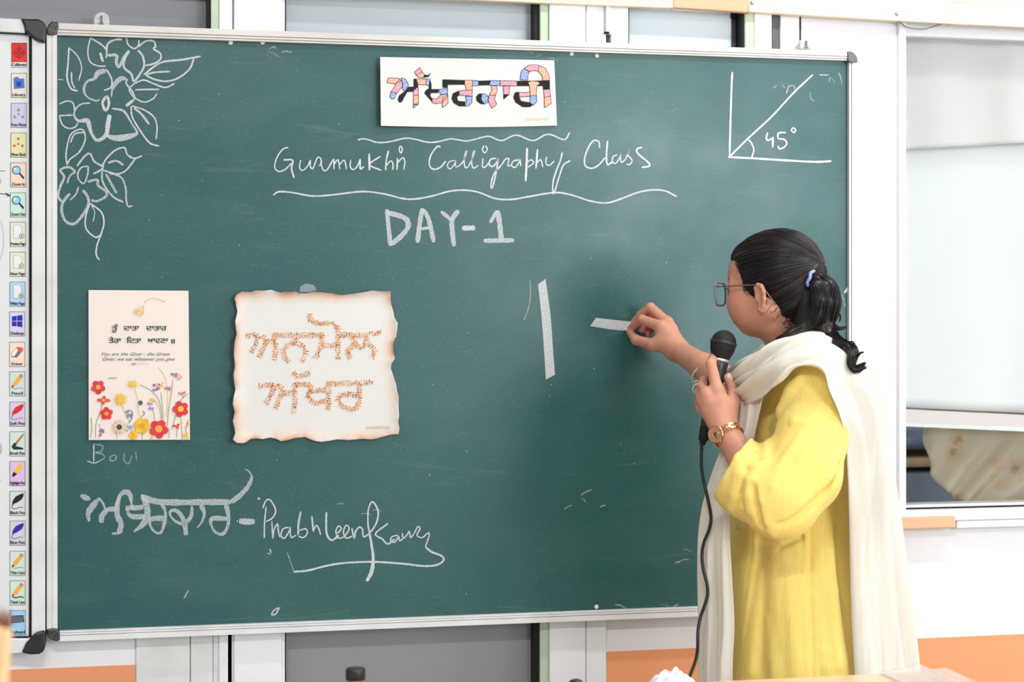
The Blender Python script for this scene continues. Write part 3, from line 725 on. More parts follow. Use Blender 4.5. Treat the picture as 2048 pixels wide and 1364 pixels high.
ZA = (1420, 110, 5.683)
strokes('chalk_angle', [(22, .85, [(253, 192), (240, 500), (222, 1155)]), (22, .8, [(205, 1160), (500, 1175), (900, 1200), (1200, 1215), (1380, 1206)]), (19, .85, [(218, 1160), (430, 950), (700, 700), (950, 430), (1170, 222)]),
  (16, .8, [(420, 950), (470, 1000), (497, 1080), (470, 1175)]), (18, .85, [(655, 880), (640, 945), (662, 970), (715, 940)]), (21, .9, [(715, 930), (712, 1052)]), (17, .85, [(862, 882), (782, 886), (776, 948), (838, 958), (872, 1000), (842, 1048), (790, 1066), (772, 1032)]),
  (15, .85, [(945, 825), (925, 855), (955, 880), (973, 850), (945, 825)]), (9, .36, [(760, 340), (720, 378)]), (9, .36, [(820, 340), (855, 375)]), (14, .38, [(900, 345), (865, 440)]), (10, .36, [(900, 360), (940, 345), (965, 380), (955, 430)]),
  (11, .5, [(1240, 225), (1350, 228)]), (9, .3, [(1135, 420), (1150, 500), (1190, 525)])], M['chalk'], cb_, YB-.0004, ZA, split=True, label='chalk drawing of a forty-five degree angle')
ZS = (1040, 540, 5.683)
def quadstrip(name, A, B, op, tf, label):
    A = cr(np.array(A, float)/tf[2]+tf[:2], 6); B = cr(np.array(B, float)/tf[2]+tf[:2], 6); y = YB-.0004
    V = np.empty((2*len(A), 3)); V[0::2] = wps(A, y); V[1::2] = wps(B, y)
    mk(name, V, [(2*i, 2*i+1, 2*i+3, 2*i+2) for i in range(len(A)-1)], M['chalk'], cb_, label=label, cols=np.full((len(V), 3), op))
quadstrip('chalk_stroke', [(205, 165), (240, 480), (265, 800), (295, 1245)], [(290, 100), (345, 500), (370, 830), (398, 1190)], .56, ZS, 'broad upright chalk stroke')
quadstrip('chalk_stroke', [(865, 543), (1050, 565), (1180, 578), (1290, 590)], [(798, 637), (1000, 670), (1170, 688), (1260, 690)], .50, ZS, 'broad level chalk stroke under the writing hand')
ZN = (140, 880, 2.6256)
g1 = .40
NM = [(7, .55, [(125, 20), (125, 116)]), (6, .5, [(90, 110), (125, 121), (152, 113)]), (6, .30, [(130, 22), (170, 30), (165, 58), (132, 66), (172, 75), (180, 95), (150, 112)]), (6, .30, [(240, 78), (212, 88), (214, 108), (236, 106), (245, 82)]), (6, .27, [(285, 70), (284, 108), (308, 125), (325, 82)]), (5, .25, [(345, 60), (350, 110)]),
 (30, g1, [(55, 290, 14), (80, 302, 30), (108, 312, 14)]), (28, g1, [(155, 305, 12), (120, 345, 34), (96, 385, 26), (100, 428, 12)]), (12, g1, [(150, 302), (172, 330), (185, 362)]), (28, g1, [(165, 435, 26), (168, 398, 28), (200, 366, 26), (240, 362, 30)]),
 (20, g1, [(240, 375, 8), (252, 310, 14), (280, 275, 26), (312, 282, 28), (322, 325, 14), (330, 365, 10)]), (32, g1, [(262, 290, 18), (248, 345, 26), (250, 400, 30), (268, 440, 30), (258, 490, 26)]), (12, g1, [(220, 492), (265, 488)]),
 (14, g1, [(300, 345), (298, 365), (312, 372)]), (26, g1, [(305, 355), (345, 356), (385, 352)]), (26, g1, [(298, 380, 12), (330, 402, 28), (395, 402, 28)]), (26, g1, [(375, 285, 10), (396, 325, 30), (407, 385, 32), (385, 440, 30), (335, 482, 12)]),
 (32, g1, [(372, 298), (450, 322), (560, 328), (700, 326), (848, 326)]), (24, g1, [(848, 326, 30), (900, 284, 26), (938, 238, 22), (954, 195, 12), (940, 165, 6), (918, 152, 4)]),
 (22, g1, [(482, 335, 22), (500, 375, 14), (496, 430, 20), (478, 485, 14), (445, 482, 12), (420, 445, 14), (428, 415, 26), (495, 410, 28)]),
 (20, g1, [(640, 345, 12), (636, 400, 20), (600, 438, 20), (560, 430, 14), (530, 402, 12), (527, 376, 16), (556, 370, 20), (585, 398, 24), (602, 440, 26), (610, 500, 24)]),
 (16, g1, [(688, 342, 26), (705, 385, 18), (692, 430, 10), (668, 462, 6)]),
 (22, g1, [(820, 340, 26), (830, 390, 22), (830, 445, 16), (805, 492, 18), (765, 485, 12), (740, 442, 14), (750, 412, 26), (825, 414, 26)]), (30, .46, [(888, 425), (930, 429), (970, 428)]), (9, .7, [(986, 306), (996, 310)]), (7, .6, [(876, 425), (882, 427)]),
 (7, .62, [(1030, 350), (1022, 430), (1020, 516)]), (7, .62, [(1012, 360), (1028, 320), (1052, 316), (1080, 370), (1062, 410), (1030, 428)]), (7, .6, [(1060, 425), (1065, 516), (1072, 470), (1090, 440), (1094, 475), (1102, 512)]),
 (7, .6, [(1148, 458), (1118, 468), (1108, 500), (1126, 516), (1150, 480), (1156, 458), (1160, 510), (1188, 500)]), (11, .5, [(1212, 375), (1200, 440), (1198, 500)]), (7, .6, [(1200, 505), (1225, 512), (1246, 490), (1238, 466), (1206, 475)]),
 (9, .58, [(1270, 400), (1278, 482)]), (7, .6, [(1276, 478), (1294, 448), (1308, 470), (1316, 498)]), (10, .58, [(1347, 378), (1345, 440), (1350, 498), (1375, 526), (1412, 500)]),
 (7, .6, [(1395, 498), (1424, 468), (1410, 452), (1396, 480), (1410, 515), (1442, 508)]), (7, .6, [(1442, 508), (1466, 466), (1450, 448), (1436, 482), (1450, 515), (1482, 505)]), (8, .6, [(1480, 462), (1492, 516), (1500, 480), (1520, 458), (1536, 470), (1542, 508), (1572, 492)]),
 (8, .6, [(1572, 492, 8), (1608, 438, 8), (1618, 375, 9), (1590, 325, 8), (1568, 360, 8), (1565, 440, 8), (1582, 540, 12), (1592, 620, 16), (1584, 690, 20), (1558, 742, 16)]), (8, .6, [(1670, 438), (1604, 492), (1640, 520), (1668, 546), (1705, 520)]),
 (7, .6, [(1722, 500), (1692, 508), (1684, 530), (1706, 536), (1726, 505), (1730, 528), (1748, 520)]), (7, .6, [(1745, 488), (1750, 515), (1768, 500), (1782, 480), (1788, 512), (1808, 490)]), (7, .6, [(1808, 490), (1826, 455), (1838, 466), (1822, 500), (1850, 512), (1880, 488), (1886, 502), (1866, 562)]),
 (10, .6, [(1866, 562), (1900, 588), (1950, 608), (1962, 630), (1930, 655), (1860, 662), (1750, 650), (1600, 640), (1450, 645), (1350, 660), (1250, 685), (1175, 692)]),
 (5, .3, [(1140, 590), (1162, 650), (1178, 700)]), (7, .55, [(1095, 880), (1068, 898), (1060, 918), (1082, 912), (1100, 880)]), (7, .5, [(1050, 572), (1056, 592)]), (5, .45, [(1034, 595), (1056, 598)]), (8, .35, [(622, 790), (598, 832)])]
strokes('chalk_signature', NM, M['chalk'], cb_, YB-.0004, ZN, split=True, label='broad chalk calligraphy and a handwritten signature with a flourish')
rg = np.random.RandomState(5); sm = []
for (x, y, n_, sp) in ((1390, 1110, 5, 60), (1290, 1210, 5, 60), (1675, 590, 3, 12), (1660, 150, 3, 20), (540, 96, 4, 30), (1080, 108, 3, 30), (1150, 1000, 4, 80), (690, 1010, 3, 60)):
    for k in range(n_):
        a = rg.uniform(-.5, .5)+(1.2 if x > 1600 else 0); L = rg.uniform(8, 26); x0, y0_ = x+rg.uniform(-sp, sp), y+rg.uniform(-sp, sp)*.3
        sm.append((rg.uniform(1, 3), rg.uniform(.20, .34), [(x0, y0_), (x0+L*.5*math.cos(a), y0_+L*.5*math.sin(a)-2), (x0+L*math.cos(a), y0_+L*math.sin(a))]))
for k in range(26): 
    x0, y0_ = rg.uniform(130, 1380), rg.uniform(110, 1200); sm.append((rg.uniform(1, 2), .6, [(x0, y0_), (x0+1.5, y0_+1)]))
sm += [(1.6, .33, [(1060, 560), (1061, 590), (1056, 620), (1048, 640)]), (4, .72, [(1689, 586), (1693, 580), (1696, 574)]), (2, .5, [(1252+240, 1202), (1400-8, 1212)])][:2]
strokes('chalk_smudges', sm, M['chalk'], cb_, YB-.0004, (0, 0, 1), label='faint chalk scratches and dust specks')['kind'] = 'stuff'

# ------------------------------------------------------------------ papers fixed to the board
def paper(rootname, outline, ctr_d, yedge, ycen, m, label, cat, rings=(1, .985, .95, .85, .6, .3, 0), lift=None, ringcol=None):
    r = root(rootname, wp(*np.mean(np.array(outline), 0), YB), label, cat)
    P = np.array(outline, float); c = P.mean(0); n = len(P); V, C = [], []
    for k, t in enumerate(rings[:-1]):
        q = c+(P-c)*t; y = np.array([ycen+(yedge-ycen)*t**3]*n)
        if lift is not None: y = y-lift(q)
        V.append(np.array([wps(q[i:i+1], y[i])[0] for i in range(n)]))
        if ringcol: C += [lin(ringcol[k])]*n
    V.append(wps([c], ycen))
    if ringcol: C.append(lin(ringcol[-1]))
    V = np.concatenate(V); F = []
    for k in range(len(rings)-2):
        F += [(k*n+i, k*n+(i+1) % n, (k+1)*n+(i+1) % n, (k+1)*n+i) for i in range(n)]
    k = len(rings)-2; F += [(k*n+i, k*n+(i+1) % n, (k+1)*n) for i in range(n)]
    o = mk('sheet', V, F, m, r, True, cols=C if ringcol else None)
    md = o.modifiers.new('s', 'SOLIDIFY'); md.thickness = .0012; md.offset = -1
    return r, o
def densify(P, k):
    P = np.array(P, float); return [tuple(P[i]+(P[(i+1) % len(P)]-P[i])*j/k) for i in range(len(P)) for j in range(k)]
def byy(x): return YB-.0066-.012*max(0.0, min(1.0, (900-x)/140))**2
white_card = mat('white_card', (222, 220, 214), .7, .3, var=.02, vs=6)
def grid_paper(rootname, cs, m, label, cat, yfn, n=24, k=8, sag=0.0):
    r = root(rootname, wp(*np.mean(np.array(cs), 0), YB), label, cat); c = np.array(cs, float); V = []
    for j in range(k+1):
        for i in range(n+1):
            u, v = i/n, j/k; p = (c[0]*(1-u)+c[1]*u)*(1-v)+(c[3]*(1-u)+c[2]*u)*v; p[1] += sag*math.sin(math.pi*u)*v
            V.append(wp(p[0], p[1], yfn(p[0], p[1])))
    F = [(j*(n+1)+i, (j+1)*(n+1)+i, (j+1)*(n+1)+i+1, j*(n+1)+i+1) for j in range(k) for i in range(n)]
    o = mk('sheet', V, F, m, r, False); md = o.modifiers.new('s', 'SOLIDIFY'); md.thickness = .0012; md.offset = -1; return r
ban = grid_paper('banner_card', [(760.5, 114), (1108.5, 120.5), (1114, 251), (762, 251.5)], white_card, 'white card strip with large patchwork Gurmukhi letters at the top of the board', 'card',
   lambda x, y: byy(x)+.0002, n=30, sag=3)
ZB = (740, 90, 4.876)
BP = [('O', [(165, 368), (182, 318), (285, 325), (300, 350), (250, 378)]), ('P', [(250, 378), (285, 335), (310, 345), (318, 400), (280, 450), (262, 470), (205, 455), (245, 400)]), ('B', [(205, 455), (262, 470), (240, 520), (215, 528), (195, 505)]),
('B', [(305, 320), (345, 330), (375, 380), (370, 420), (340, 450), (318, 430), (318, 370)]), ('K', [(340, 450), (370, 408), (425, 405), (425, 330), (450, 327), (470, 400), (470, 412), (420, 455), (365, 458), (330, 520), (310, 558), (285, 562), (270, 530), (285, 490)]),
('P', [(420, 430), (470, 412), (472, 492), (425, 490)]), ('O', [(425, 490), (472, 492), (475, 575), (425, 585)]), ('B', [(425, 575), (475, 575), (425, 615)]),
('P', [(435, 262), (485, 218), (510, 262), (450, 290)]), ('O', [(450, 290), (510, 262), (532, 290), (520, 318), (480, 315)]), ('K', [(532, 285), (560, 295), (600, 268), (570, 312), (520, 320)]),
('O', [(450, 330), (546, 330), (546, 388), (470, 385)]), ('B', [(546, 330), (585, 332), (578, 395), (546, 388)]), ('K', [(585, 332), (600, 380), (600, 430), (672, 430), (668, 468), (595, 468), (587, 492), (605, 520), (607, 558), (530, 470), (545, 440), (572, 425), (575, 370)]),
('P', [(607, 520), (650, 525), (700, 480), (760, 480), (758, 500), (705, 560), (650, 572), (607, 562)]), ('B', [(672, 432), (758, 420), (758, 480), (690, 485)]), ('O', [(710, 520), (760, 480), (762, 570), (706, 612)]),
('K', [(707, 335), (925, 342), (922, 387), (760, 388), (758, 418), (707, 415)]), ('O', [(925, 342), (1000, 345), (997, 440), (937, 440), (935, 395), (922, 387)]), ('B', [(1000, 345), (1060, 348), (1058, 395), (998, 395)]),
('P', [(872, 445), (937, 440), (998, 440), (997, 500), (930, 492), (872, 488)]), ('B', [(932, 500), (997, 500), (995, 560), (965, 592), (928, 598), (943, 545)]), ('K', [(866, 445), (870, 490), (850, 510), (860, 545), (930, 550), (926, 598), (870, 598), (815, 565), (795, 520), (810, 470)]),
('K', [(1060, 348), (1180, 345), (1162, 392), (1058, 395)]), ('B', [(1180, 345), (1270, 348), (1265, 395), (1162, 392)]), ('P', [(1270, 348), (1435, 350), (1430, 400), (1270, 395)]),
('O', [(1185, 395), (1235, 400), (1242, 440), (1225, 490), (1165, 490), (1190, 440)]), ('P', [(1165, 490), (1225, 490), (1215, 530), (1238, 575), (1190, 618), (1160, 560), (1150, 520)]), ('B', [(1092, 475), (1120, 475), (1160, 505), (1150, 560), (1115, 575), (1085, 530)]),
('K', [(1095, 472), (1085, 530), (1120, 578), (1080, 575), (1040, 545), (1035, 505), (1060, 475)]), ('P', [(1300, 400), (1362, 400), (1358, 485), (1305, 480)]), ('K', [(1300, 482), (1358, 485), (1302, 532)]),
('K', [(1437, 350), (1755, 345), (1755, 435), (1690, 435), (1685, 400), (1437, 400)]), ('O', [(1540, 365), (1575, 350), (1640, 355), (1655, 375), (1628, 400), (1622, 495), (1562, 495), (1556, 400)]), ('P', [(1455, 462), (1562, 460), (1560, 500), (1455, 505)]),
('B', [(1562, 495), (1628, 495), (1625, 555), (1600, 585), (1560, 565)]), ('K', [(1440, 455), (1455, 462), (1455, 505), (1475, 545), (1560, 560), (1590, 585), (1560, 605), (1490, 605), (1420, 560), (1398, 510), (1412, 465)]),
('B', [(1465, 340), (1475, 260), (1500, 228), (1555, 258), (1540, 300), (1540, 342)]), ('P', [(1500, 228), (1550, 195), (1620, 190), (1650, 200), (1640, 252), (1590, 248), (1552, 262)]), ('O', [(1650, 200), (1710, 225), (1745, 290), (1752, 345), (1685, 345), (1680, 300), (1640, 252)]),
('P', [(1695, 435), (1755, 432), (1760, 500), (1700, 510)]), ('O', [(1700, 510), (1762, 500), (1768, 570), (1702, 612)])]
PCL = {'O': (236, 146, 100), 'P': (232, 120, 142), 'B': (92, 138, 204), 'K': (28, 26, 28)}
mb = MB(); mk_ = MB(); out = []
def bent(mbx, P, rgb, k):
    P = np.array(P, float)/ZB[2]+[ZB[0], ZB[1]]; a = np.sum(P[:, 0]*np.roll(P[:, 1], -1)-np.roll(P[:, 0], -1)*P[:, 1])
    if a > 0: P = P[::-1]
    mbx.add([wps([p], byy(p[0])-.0006-k*1e-5)[0] for p in P], [tuple(range(len(P)))], lin(rgb))
for k, (c, P) in enumerate(BP):
    mb = MB(); bent(mb, P, PCL[c], k); mb.build('letter_patch', M['print' if c == 'K' else 'crayon'], ban)
ol = MB()
for k, (c, P) in enumerate(BP):
    if c == 'K': continue
    Pp = np.array(P+[P[0]], float)
    for i in range(len(Pp)-1):
        A, B = ribbon(Pp[i:i+2], 4.5, 1); q = np.array([A[0], A[1], B[1], B[0]])/ZB[2]+[ZB[0], ZB[1]]
        ol.add([wps([p], byy(p[0])-.0013)[0] for p in q], [(0, 1, 2, 3)], lin((60, 48, 60)))
ol.build('letter_outline', M['print'], ban)['kind'] = 'stuff'
mb = MB(); V, F = text_poly('yuvakirtti', 1.0, shear=.3)
V = V/ [V[:, 0].max(), .7]; P = np.column_stack([1050+V[:, 0]*50, 241-V[:, 1]*8]); mb.add(wps(P, YB-.0075), F, lin((214, 200, 140))); mb.build('signature', M['print'], ban)['kind'] = 'stuff'

# printed card with a verse and flowers
card_m = mat('cream_card', (236, 222, 212), .6, .3)
cardr = grid_paper('verse_card', [(177, 580), (377, 581.5), (380, 879.5), (177.5, 880)], card_m, 'pinkish cream card with a Gurmukhi verse above printed garden flowers', 'card', lambda x, y: YB-.006, n=4, k=6)
YC = YB-.0078
mb = MB()
for tx, x0, y0_, w_, h_ in (('ਤੂੰ', 223, 661, 12, 10), ('ਦਾਤਾ', 247, 661, 31, 10), ('ਦਾਤਾਰ', 292, 661, 41, 10), ('ਤੇਰਾ', 217, 686, 25, 10), ('ਿਦਤਾ', 253, 686, 29, 10), ('ਖਾਵਣਾ', 295, 686, 41, 10), ('॥', 343, 687, 6, 10)):
    text_px(mb, tx, x0, y0_, h_, YC, (48, 60, 58), width=w_, dbl=.7)
mb.build('verse_lettering', M['print'], cardr)['kind'] = 'stuff'
mb = MB()
for tx, x0, y0_, w_ in (('You are the Giver ; the Great', 203, 711, 138), ('Giver; we eat whatever you give', 205, 721, 145), ('us - - - -', 263, 730, 32)):
    text_px(mb, tx, x0, y0_, 6.5, YC, (104, 104, 104), width=w_, shear=.5)
text_px(mb, 'yuvi', 216, 757.5, 4, YC, (80, 80, 80), width=18, shear=.4)
mb.build('translation_lettering', M['print'], cardr)['kind'] = 'stuff'
ZK = (160, 560, 4.012)
def st_flat(name, items, tf, y, parent, m=None, label=None): 
    return strokes(name, items, m or M['print'], parent, y, tf, rnd=.05, label=label)
gold = (240, 196, 116)
st_flat('gold_emblem', [(7, gold, [(440, 235), (438, 275)]), (7, gold, [(455, 230), (452, 280)]), (7, gold, [(470, 225), (465, 270), (480, 285)]), (9, gold, [(500, 215), (480, 225), (478, 250), (500, 250), (495, 280), (475, 278)]), (7, gold, [(512, 205), (510, 275)]),
  (5, gold, [(515, 190), (540, 160), (590, 145), (640, 155), (670, 172), (695, 160)])], ZK, YC, cardr)
green, blue_, tan = (132, 150, 112), (120, 140, 150), (226, 200, 140)
STEMS = st_flat('flower_stems', [(5, tan, [(440, 870), (465, 960), (470, 1040), (485, 1110)]), (4, green, [(480, 840), (560, 880), (620, 940), (650, 1030), (660, 1130)]), (5, tan, [(630, 700), (680, 770), (700, 850), (705, 960), (695, 1100)]), (4, green, [(745, 800), (735, 900), (715, 1020), (700, 1180)]),
  (4, green, [(180, 990), (165, 1060), (130, 1150), (125, 1270)]), (5, green, [(90, 1100), (95, 1190), (85, 1270)]), (4, green, [(150, 1150), (165, 1200), (150, 1270)]), (4, (170, 176, 150), [(330, 990), (360, 1060), (395, 1130)]), (7, blue_, [(385, 1040), (420, 1060), (415, 1110), (390, 1150)]),
  (6, blue_, [(500, 1050), (520, 1070), (490, 1100)]), (4, green, [(560, 1010), (590, 1060), (600, 1120)]), (4, green, [(650, 900), (660, 1000), (670, 1120)]), (4, (190, 170, 190), [(600, 960), (640, 1040), (650, 1120)]), (4, green, [(865, 910), (800, 980), (770, 1080), (740, 1200)]),
  (4, green, [(810, 1100), (815, 1180), (825, 1270)]), (4, green, [(715, 1180), (715, 1270)]), (4, green, [(780, 1190), (775, 1270)]), (4, green, [(500, 1230), (500, 1278)]), (4, (170, 190, 160), [(290, 1210), (300, 1275)]), (5, green, [(870, 1120), (850, 1200), (860, 1270)])], ZK, YC, cardr)
STEMS['kind'] = 'stuff'
def flower(mb_, cx_, cy, r, n_, cp, cc, rc, rot=0.0, pw=.62, sq=1.0):
    mb = MB()
    for k in range(n_):
        a = rot+2*math.pi*k/n_; x_, y_ = cx_+math.cos(a)*r*.55, cy+math.sin(a)*r*.55*sq; dk = tuple(int(v*(.94 if k % 2 else 1.0)) for v in cp)
        polys(mb, circ(x_, y_, r*.42, 12, r*pw*.36, a), YC-.0006-k*3e-5, dk, ZK)
    polys(mb, circ(cx_, cy, rc, 12), YC-.0013, cc, ZK); mb.build('printed_flower', M['print'], cardr)
mb = MB(); red, yel = (222, 66, 72), (240, 190, 60)
flower(mb, 147, 860, 60, 5, red, (240, 160, 90), 20, .3, 1.1); flower(mb, 212, 1072, 55, 5, red, (236, 150, 80), 18, .9, 1.1); flower(mb, 190, 965, 55, 4, (226, 92, 80), (240, 170, 90), 12, .1, .7, .45)
flower(mb, 808, 1035, 68, 5, red, yel, 24, .6, 1.15); flower(mb, 632, 1195, 80, 5, red, (242, 160, 80), 30, .2, 1.15); flower(mb, 775, 1172, 36, 3, red, (230, 90, 90), 8, 3.3, .7, .5)
flower(mb, 498, 1170, 70, 6, yel, (220, 160, 60), 22, .2, 1.1); flower(mb, 428, 1244, 40, 5, yel, (226, 170, 60), 14, .5, 1.1); flower(mb, 325, 960, 60, 14, (244, 208, 110), yel, 30, 0, .22)
flower(mb, 425, 835, 52, 9, (244, 208, 110), yel, 18, .3, .25, .6); flower(mb, 315, 1180, 66, 14, (236, 204, 176), (70, 72, 80), 22, 0, .3); flower(mb, 485, 985, 28, 5, (232, 200, 170), (88, 100, 90), 18, 0, .5)
for cx_, cy, n_, c in ((750, 750, 7, (160, 120, 170)), (790, 775, 6, (230, 170, 140)), (615, 860, 9, (160, 110, 160)), (645, 835, 5, yel), (700, 875, 5, (190, 130, 140)), (815, 915, 6, (200, 120, 150)), (560, 1010, 7, (180, 140, 190)), (575, 965, 4, yel), (180, 1225, 6, (150, 110, 160)), (400, 1190, 6, (150, 170, 200)), (390, 1080, 7, (120, 140, 150)), (870, 1165, 5, (240, 210, 110)), (840, 1255, 6, (230, 196, 90)), (600, 1272, 4, (240, 190, 80))):
    rr = np.random.RandomState(int(cx_)); 
    for k in range(n_): polys(mb, circ(cx_+rr.uniform(-26, 26), cy+rr.uniform(-24, 24), rr.uniform(6, 12), 8), YC-.0005, c, ZK)
mb.build('printed_blossoms', M['print'], cardr)['kind'] = 'stuff'

# parchment with burnt edges
PO = [(75, 145), (90, 115), (130, 92), (200, 96), (250, 82), (310, 86), (370, 78), (410, 92), (450, 100), (500, 92), (560, 90), (600, 104), (640, 108), (680, 100), (720, 90), (800, 103), (870, 105), (930, 120), (980, 115), (1060, 105), (1120, 97), (1180, 85), (1250, 90), (1330, 88), (1328, 140), (1332, 190), (1350, 250), (1358, 300), (1385, 345), (1382, 400), (1375, 450), (1352, 500), (1352, 560), (1364, 630), (1336, 670), (1330, 710), (1350, 770), (1372, 835), (1380, 890), (1395, 940), (1392, 1010), (1397, 1080), (1390, 1140), (1400, 1190), (1395, 1238), (1340, 1240), (1280, 1255), (1230, 1270), (1180, 1282), (1110, 1276), (1050, 1281), (980, 1286), (900, 1280), (840, 1290), (780, 1300), (730, 1296), (690, 1284), (640, 1262), (600, 1266), (560, 1270), (500, 1290), (450, 1295), (405, 1275), (360, 1265), (300, 1278), (240, 1272), (200, 1280), (170, 1302), (140, 1311), (90, 1308), (62, 1280), (80, 1230), (72, 1180), (60, 1130), (75, 1060), (60, 990), (70, 930), (82, 880), (70, 820), (65, 760), (76, 700), (75, 650), (68, 600), (74, 500), (90, 430), (84, 380), (80, 330), (98, 250), (85, 200)]
PO = (np.array(PO, float)/4.011+[450, 560]).tolist()
pm, pt, pb = nt('burnt_parchment'); a_ = pt.nodes.new('ShaderNodeAttribute'); a_.attribute_name = 'tint'
tc = pt.nodes.new('ShaderNodeTexCoord'); n_ = pt.nodes.new('ShaderNodeTexNoise'); n_.inputs['Scale'].default_value = 14; n_.inputs['Detail'].default_value = 4
r_ = pt.nodes.new('ShaderNodeMapRange'); r_.inputs[1].default_value = .38; r_.inputs[2].default_value = .62; r_.inputs[3].default_value = .1; r_.inputs[4].default_value = 1.0
mx = pt.nodes.new('ShaderNodeMix'); mx.data_type = 'RGBA'; mx.inputs['A'].default_value = (*lin((220, 217, 212)), 1)
pt.links.new(tc.outputs['Object'], n_.inputs[0]); pt.links.new(n_.outputs[0], r_.inputs[0]); pt.links.new(r_.outputs[0], mx.inputs['Factor']); pt.links.new(a_.outputs['Color'], mx.inputs['B'])
pt.links.new(mx.outputs['Result'], pb.inputs['Base Color']); pb.inputs['Roughness'].default_value = .7
def plift(q):
    x_, y_ = (q[:, 0]-632)/165, (q[:, 1]-733)/150; e_ = np.maximum(np.abs(x_), np.abs(y_)); e_ = np.clip((e_-.86)/.14, 0, 1.3)**2
    return e_*(.004+.002*np.sin(q[:, 0]*.09)+.002*np.sin(q[:, 1]*.11))+.012*np.clip((-x_-.86)/.14, 0, 1.2)**2
par, _ = paper('burnt_parchment', PO, 0, YB-.004, YB-.003, pm, 'white parchment sheet with browned burnt edges and golden Gurmukhi lettering', 'parchment',
   rings=(1, .985, .955, .91, .84, .77, .6, .3, 0), lift=plift, ringcol=[(120, 78, 44), (196, 142, 104), (216, 176, 148), (224, 204, 188), (222, 215, 208), (220, 217, 212), (220, 217, 212), (220, 217, 212), (220, 217, 212)])
ZP = (450, 560, 4.011)
PS = [[(170, 448), (260, 445), (250, 510), (205, 585)], [(300, 448), (335, 492), (300, 560), (278, 625)], [(330, 495), (405, 490)], [(400, 425), (408, 560), (395, 655)], [(405, 440), (600, 442), (800, 442)], [(562, 470), (575, 512)],
 [(508, 660), (472, 600), (480, 545), (560, 505), (635, 540), (650, 595), (612, 660)], [(782, 440), (772, 540), (725, 632)], [(785, 525), (900, 525)], [(908, 370), (910, 500), (906, 630)], [(682, 272), (692, 325), (760, 348), (860, 345), (912, 385)],
 [(930, 440), (1120, 440), (1252, 420)], [(1030, 455), (1042, 505), (1085, 540), (1130, 505), (1138, 455)], [(1035, 520), (985, 570), (1012, 632)], [(1145, 505), (1205, 570), (1172, 632)],
 [(548, 742), (590, 780), (682, 745)], [(275, 850), (388, 842), (380, 905), (325, 998)], [(420, 840), (462, 890), (400, 1042)], [(465, 908), (570, 905)], [(560, 825), (565, 940), (552, 1065)], [(570, 838), (690, 840), (682, 885), (820, 878)],
 [(680, 890), (668, 945), (740, 990), (820, 960)], [(832, 820), (836, 920), (824, 1052)], [(820, 828), (1000, 826), (1182, 818)], [(1078, 835), (1078, 960), (1055, 1028), (980, 1030), (915, 985), (930, 922), (1070, 922)]]
rg = np.random.RandomState(3); dash = []
for pth in PS:
    c = cr(np.array(pth, float), 10); L = np.concatenate([[0], np.cumsum(np.linalg.norm(np.diff(c, axis=0), axis=1))])
    s_ = 4.0
    while s_ < L[-1]:
        p = np.array([np.interp(s_, L, c[:, 0]), np.interp(s_, L, c[:, 1])]); q_ = np.array([np.interp(s_+3, L, c[:, 0]), np.interp(s_+3, L, c[:, 1])]); t_ = q_-p
        t_ = t_/max(np.linalg.norm(t_), 1e-6); nn = np.array([-t_[1], t_[0]])
        for off in (-15, -5, 5, 15):
            if rg.rand() < .12: continue
            o_ = p+nn*(off+rg.uniform(-3, 3)); a = rg.choice([0, .8, 1.57, 2.4])+rg.uniform(-.3, .3); l = rg.uniform(7, 11); dv = np.array([math.cos(a), math.sin(a)])*l; bow = np.array([-dv[1], dv[0]])*rg.uniform(-.45, .45)
            colr = [(222, 142, 72), (232, 166, 96), (198, 112, 54), (150, 78, 40), (240, 186, 120)][rg.choice(5, p=[.32, .28, .2, .1, .1])]
            dash.append((rg.uniform(4.5, 7.5), colr, [tuple(o_-dv), tuple(o_+bow), tuple(o_+dv)]))
        s_ += 21
strokes('gold_lettering', dash, M['print'], par, YB-.0062, ZP, per=2, rnd=.1)['kind'] = 'stuff'
mb = MB(); text_px(mb, 'yuvakirtti', 731, 857, 6, YB-.0062, (196, 188, 150), width=50, shear=.3); mb.build('signature', M['print'], par)['kind'] = 'stuff'
# transparent tape patch above the parchment
tp = mat('clear_tape', (170, 190, 190), .25, .6, bump=.5, bs=200); tp.node_tree.nodes['Principled BSDF'].inputs['Alpha'].default_value = .35
slab('tape_patch', [(600, 573), (612, 567), (627, 570), (634, 580), (620, 584), (599, 584)], YB-.0012, YB-.0002, tp, par, 0, 'crumpled clear tape')

# ------------------------------------------------------------------ interactive whiteboard with its icon strip
wb = root('interactive_whiteboard', (X(20), -.03, 1.40), 'white interactive whiteboard with a column of icon tiles beside the chalkboard', 'whiteboard')
YW = -.040
slab('writing_surface', [(-420, 40), (58, 64), (60, 1280), (-420, 1300)], YW, -.012, mat('whiteboard_enamel', (226, 227, 226), .25, .5), wb)
def slab2(name, q, yf, m, bw=.002, label=None): return slab(name, q, yf, -.010, m, wb, bw, label)
slab2('frame_rail', [(-420, 11), (50, 38.5), (50, 66), (-420, 40)], -.056, M['alu'])
slab2('frame_rail', [(-420, 1279), (62, 1277), (62, 1306), (-420, 1322)], -.056, M['alu'])
slab2('frame_rail', [(63.5, 62), (90.5, 60), (91, 1266), (63, 1275)], -.050, M['alu'])
slab2('rail_gasket', [(58.5, 66), (64, 66), (63.5, 1276), (58, 1276)], -.0425, M['seal'], 0)
slab2('rail_gasket', [(90.5, 62), (93.2, 62), (93.2, 1268), (91, 1268)], -.050, M['seal'], 0)
slab2('rail_gasket', [(-420, 42), (60, 66), (60, 69), (-420, 46)], -.050, M['seal'], 0)
slab2('rail_gasket', [(-420, 1276), (57, 1273.5), (57, 1277.5), (-420, 1280)], -.050, M['seal'], 0)
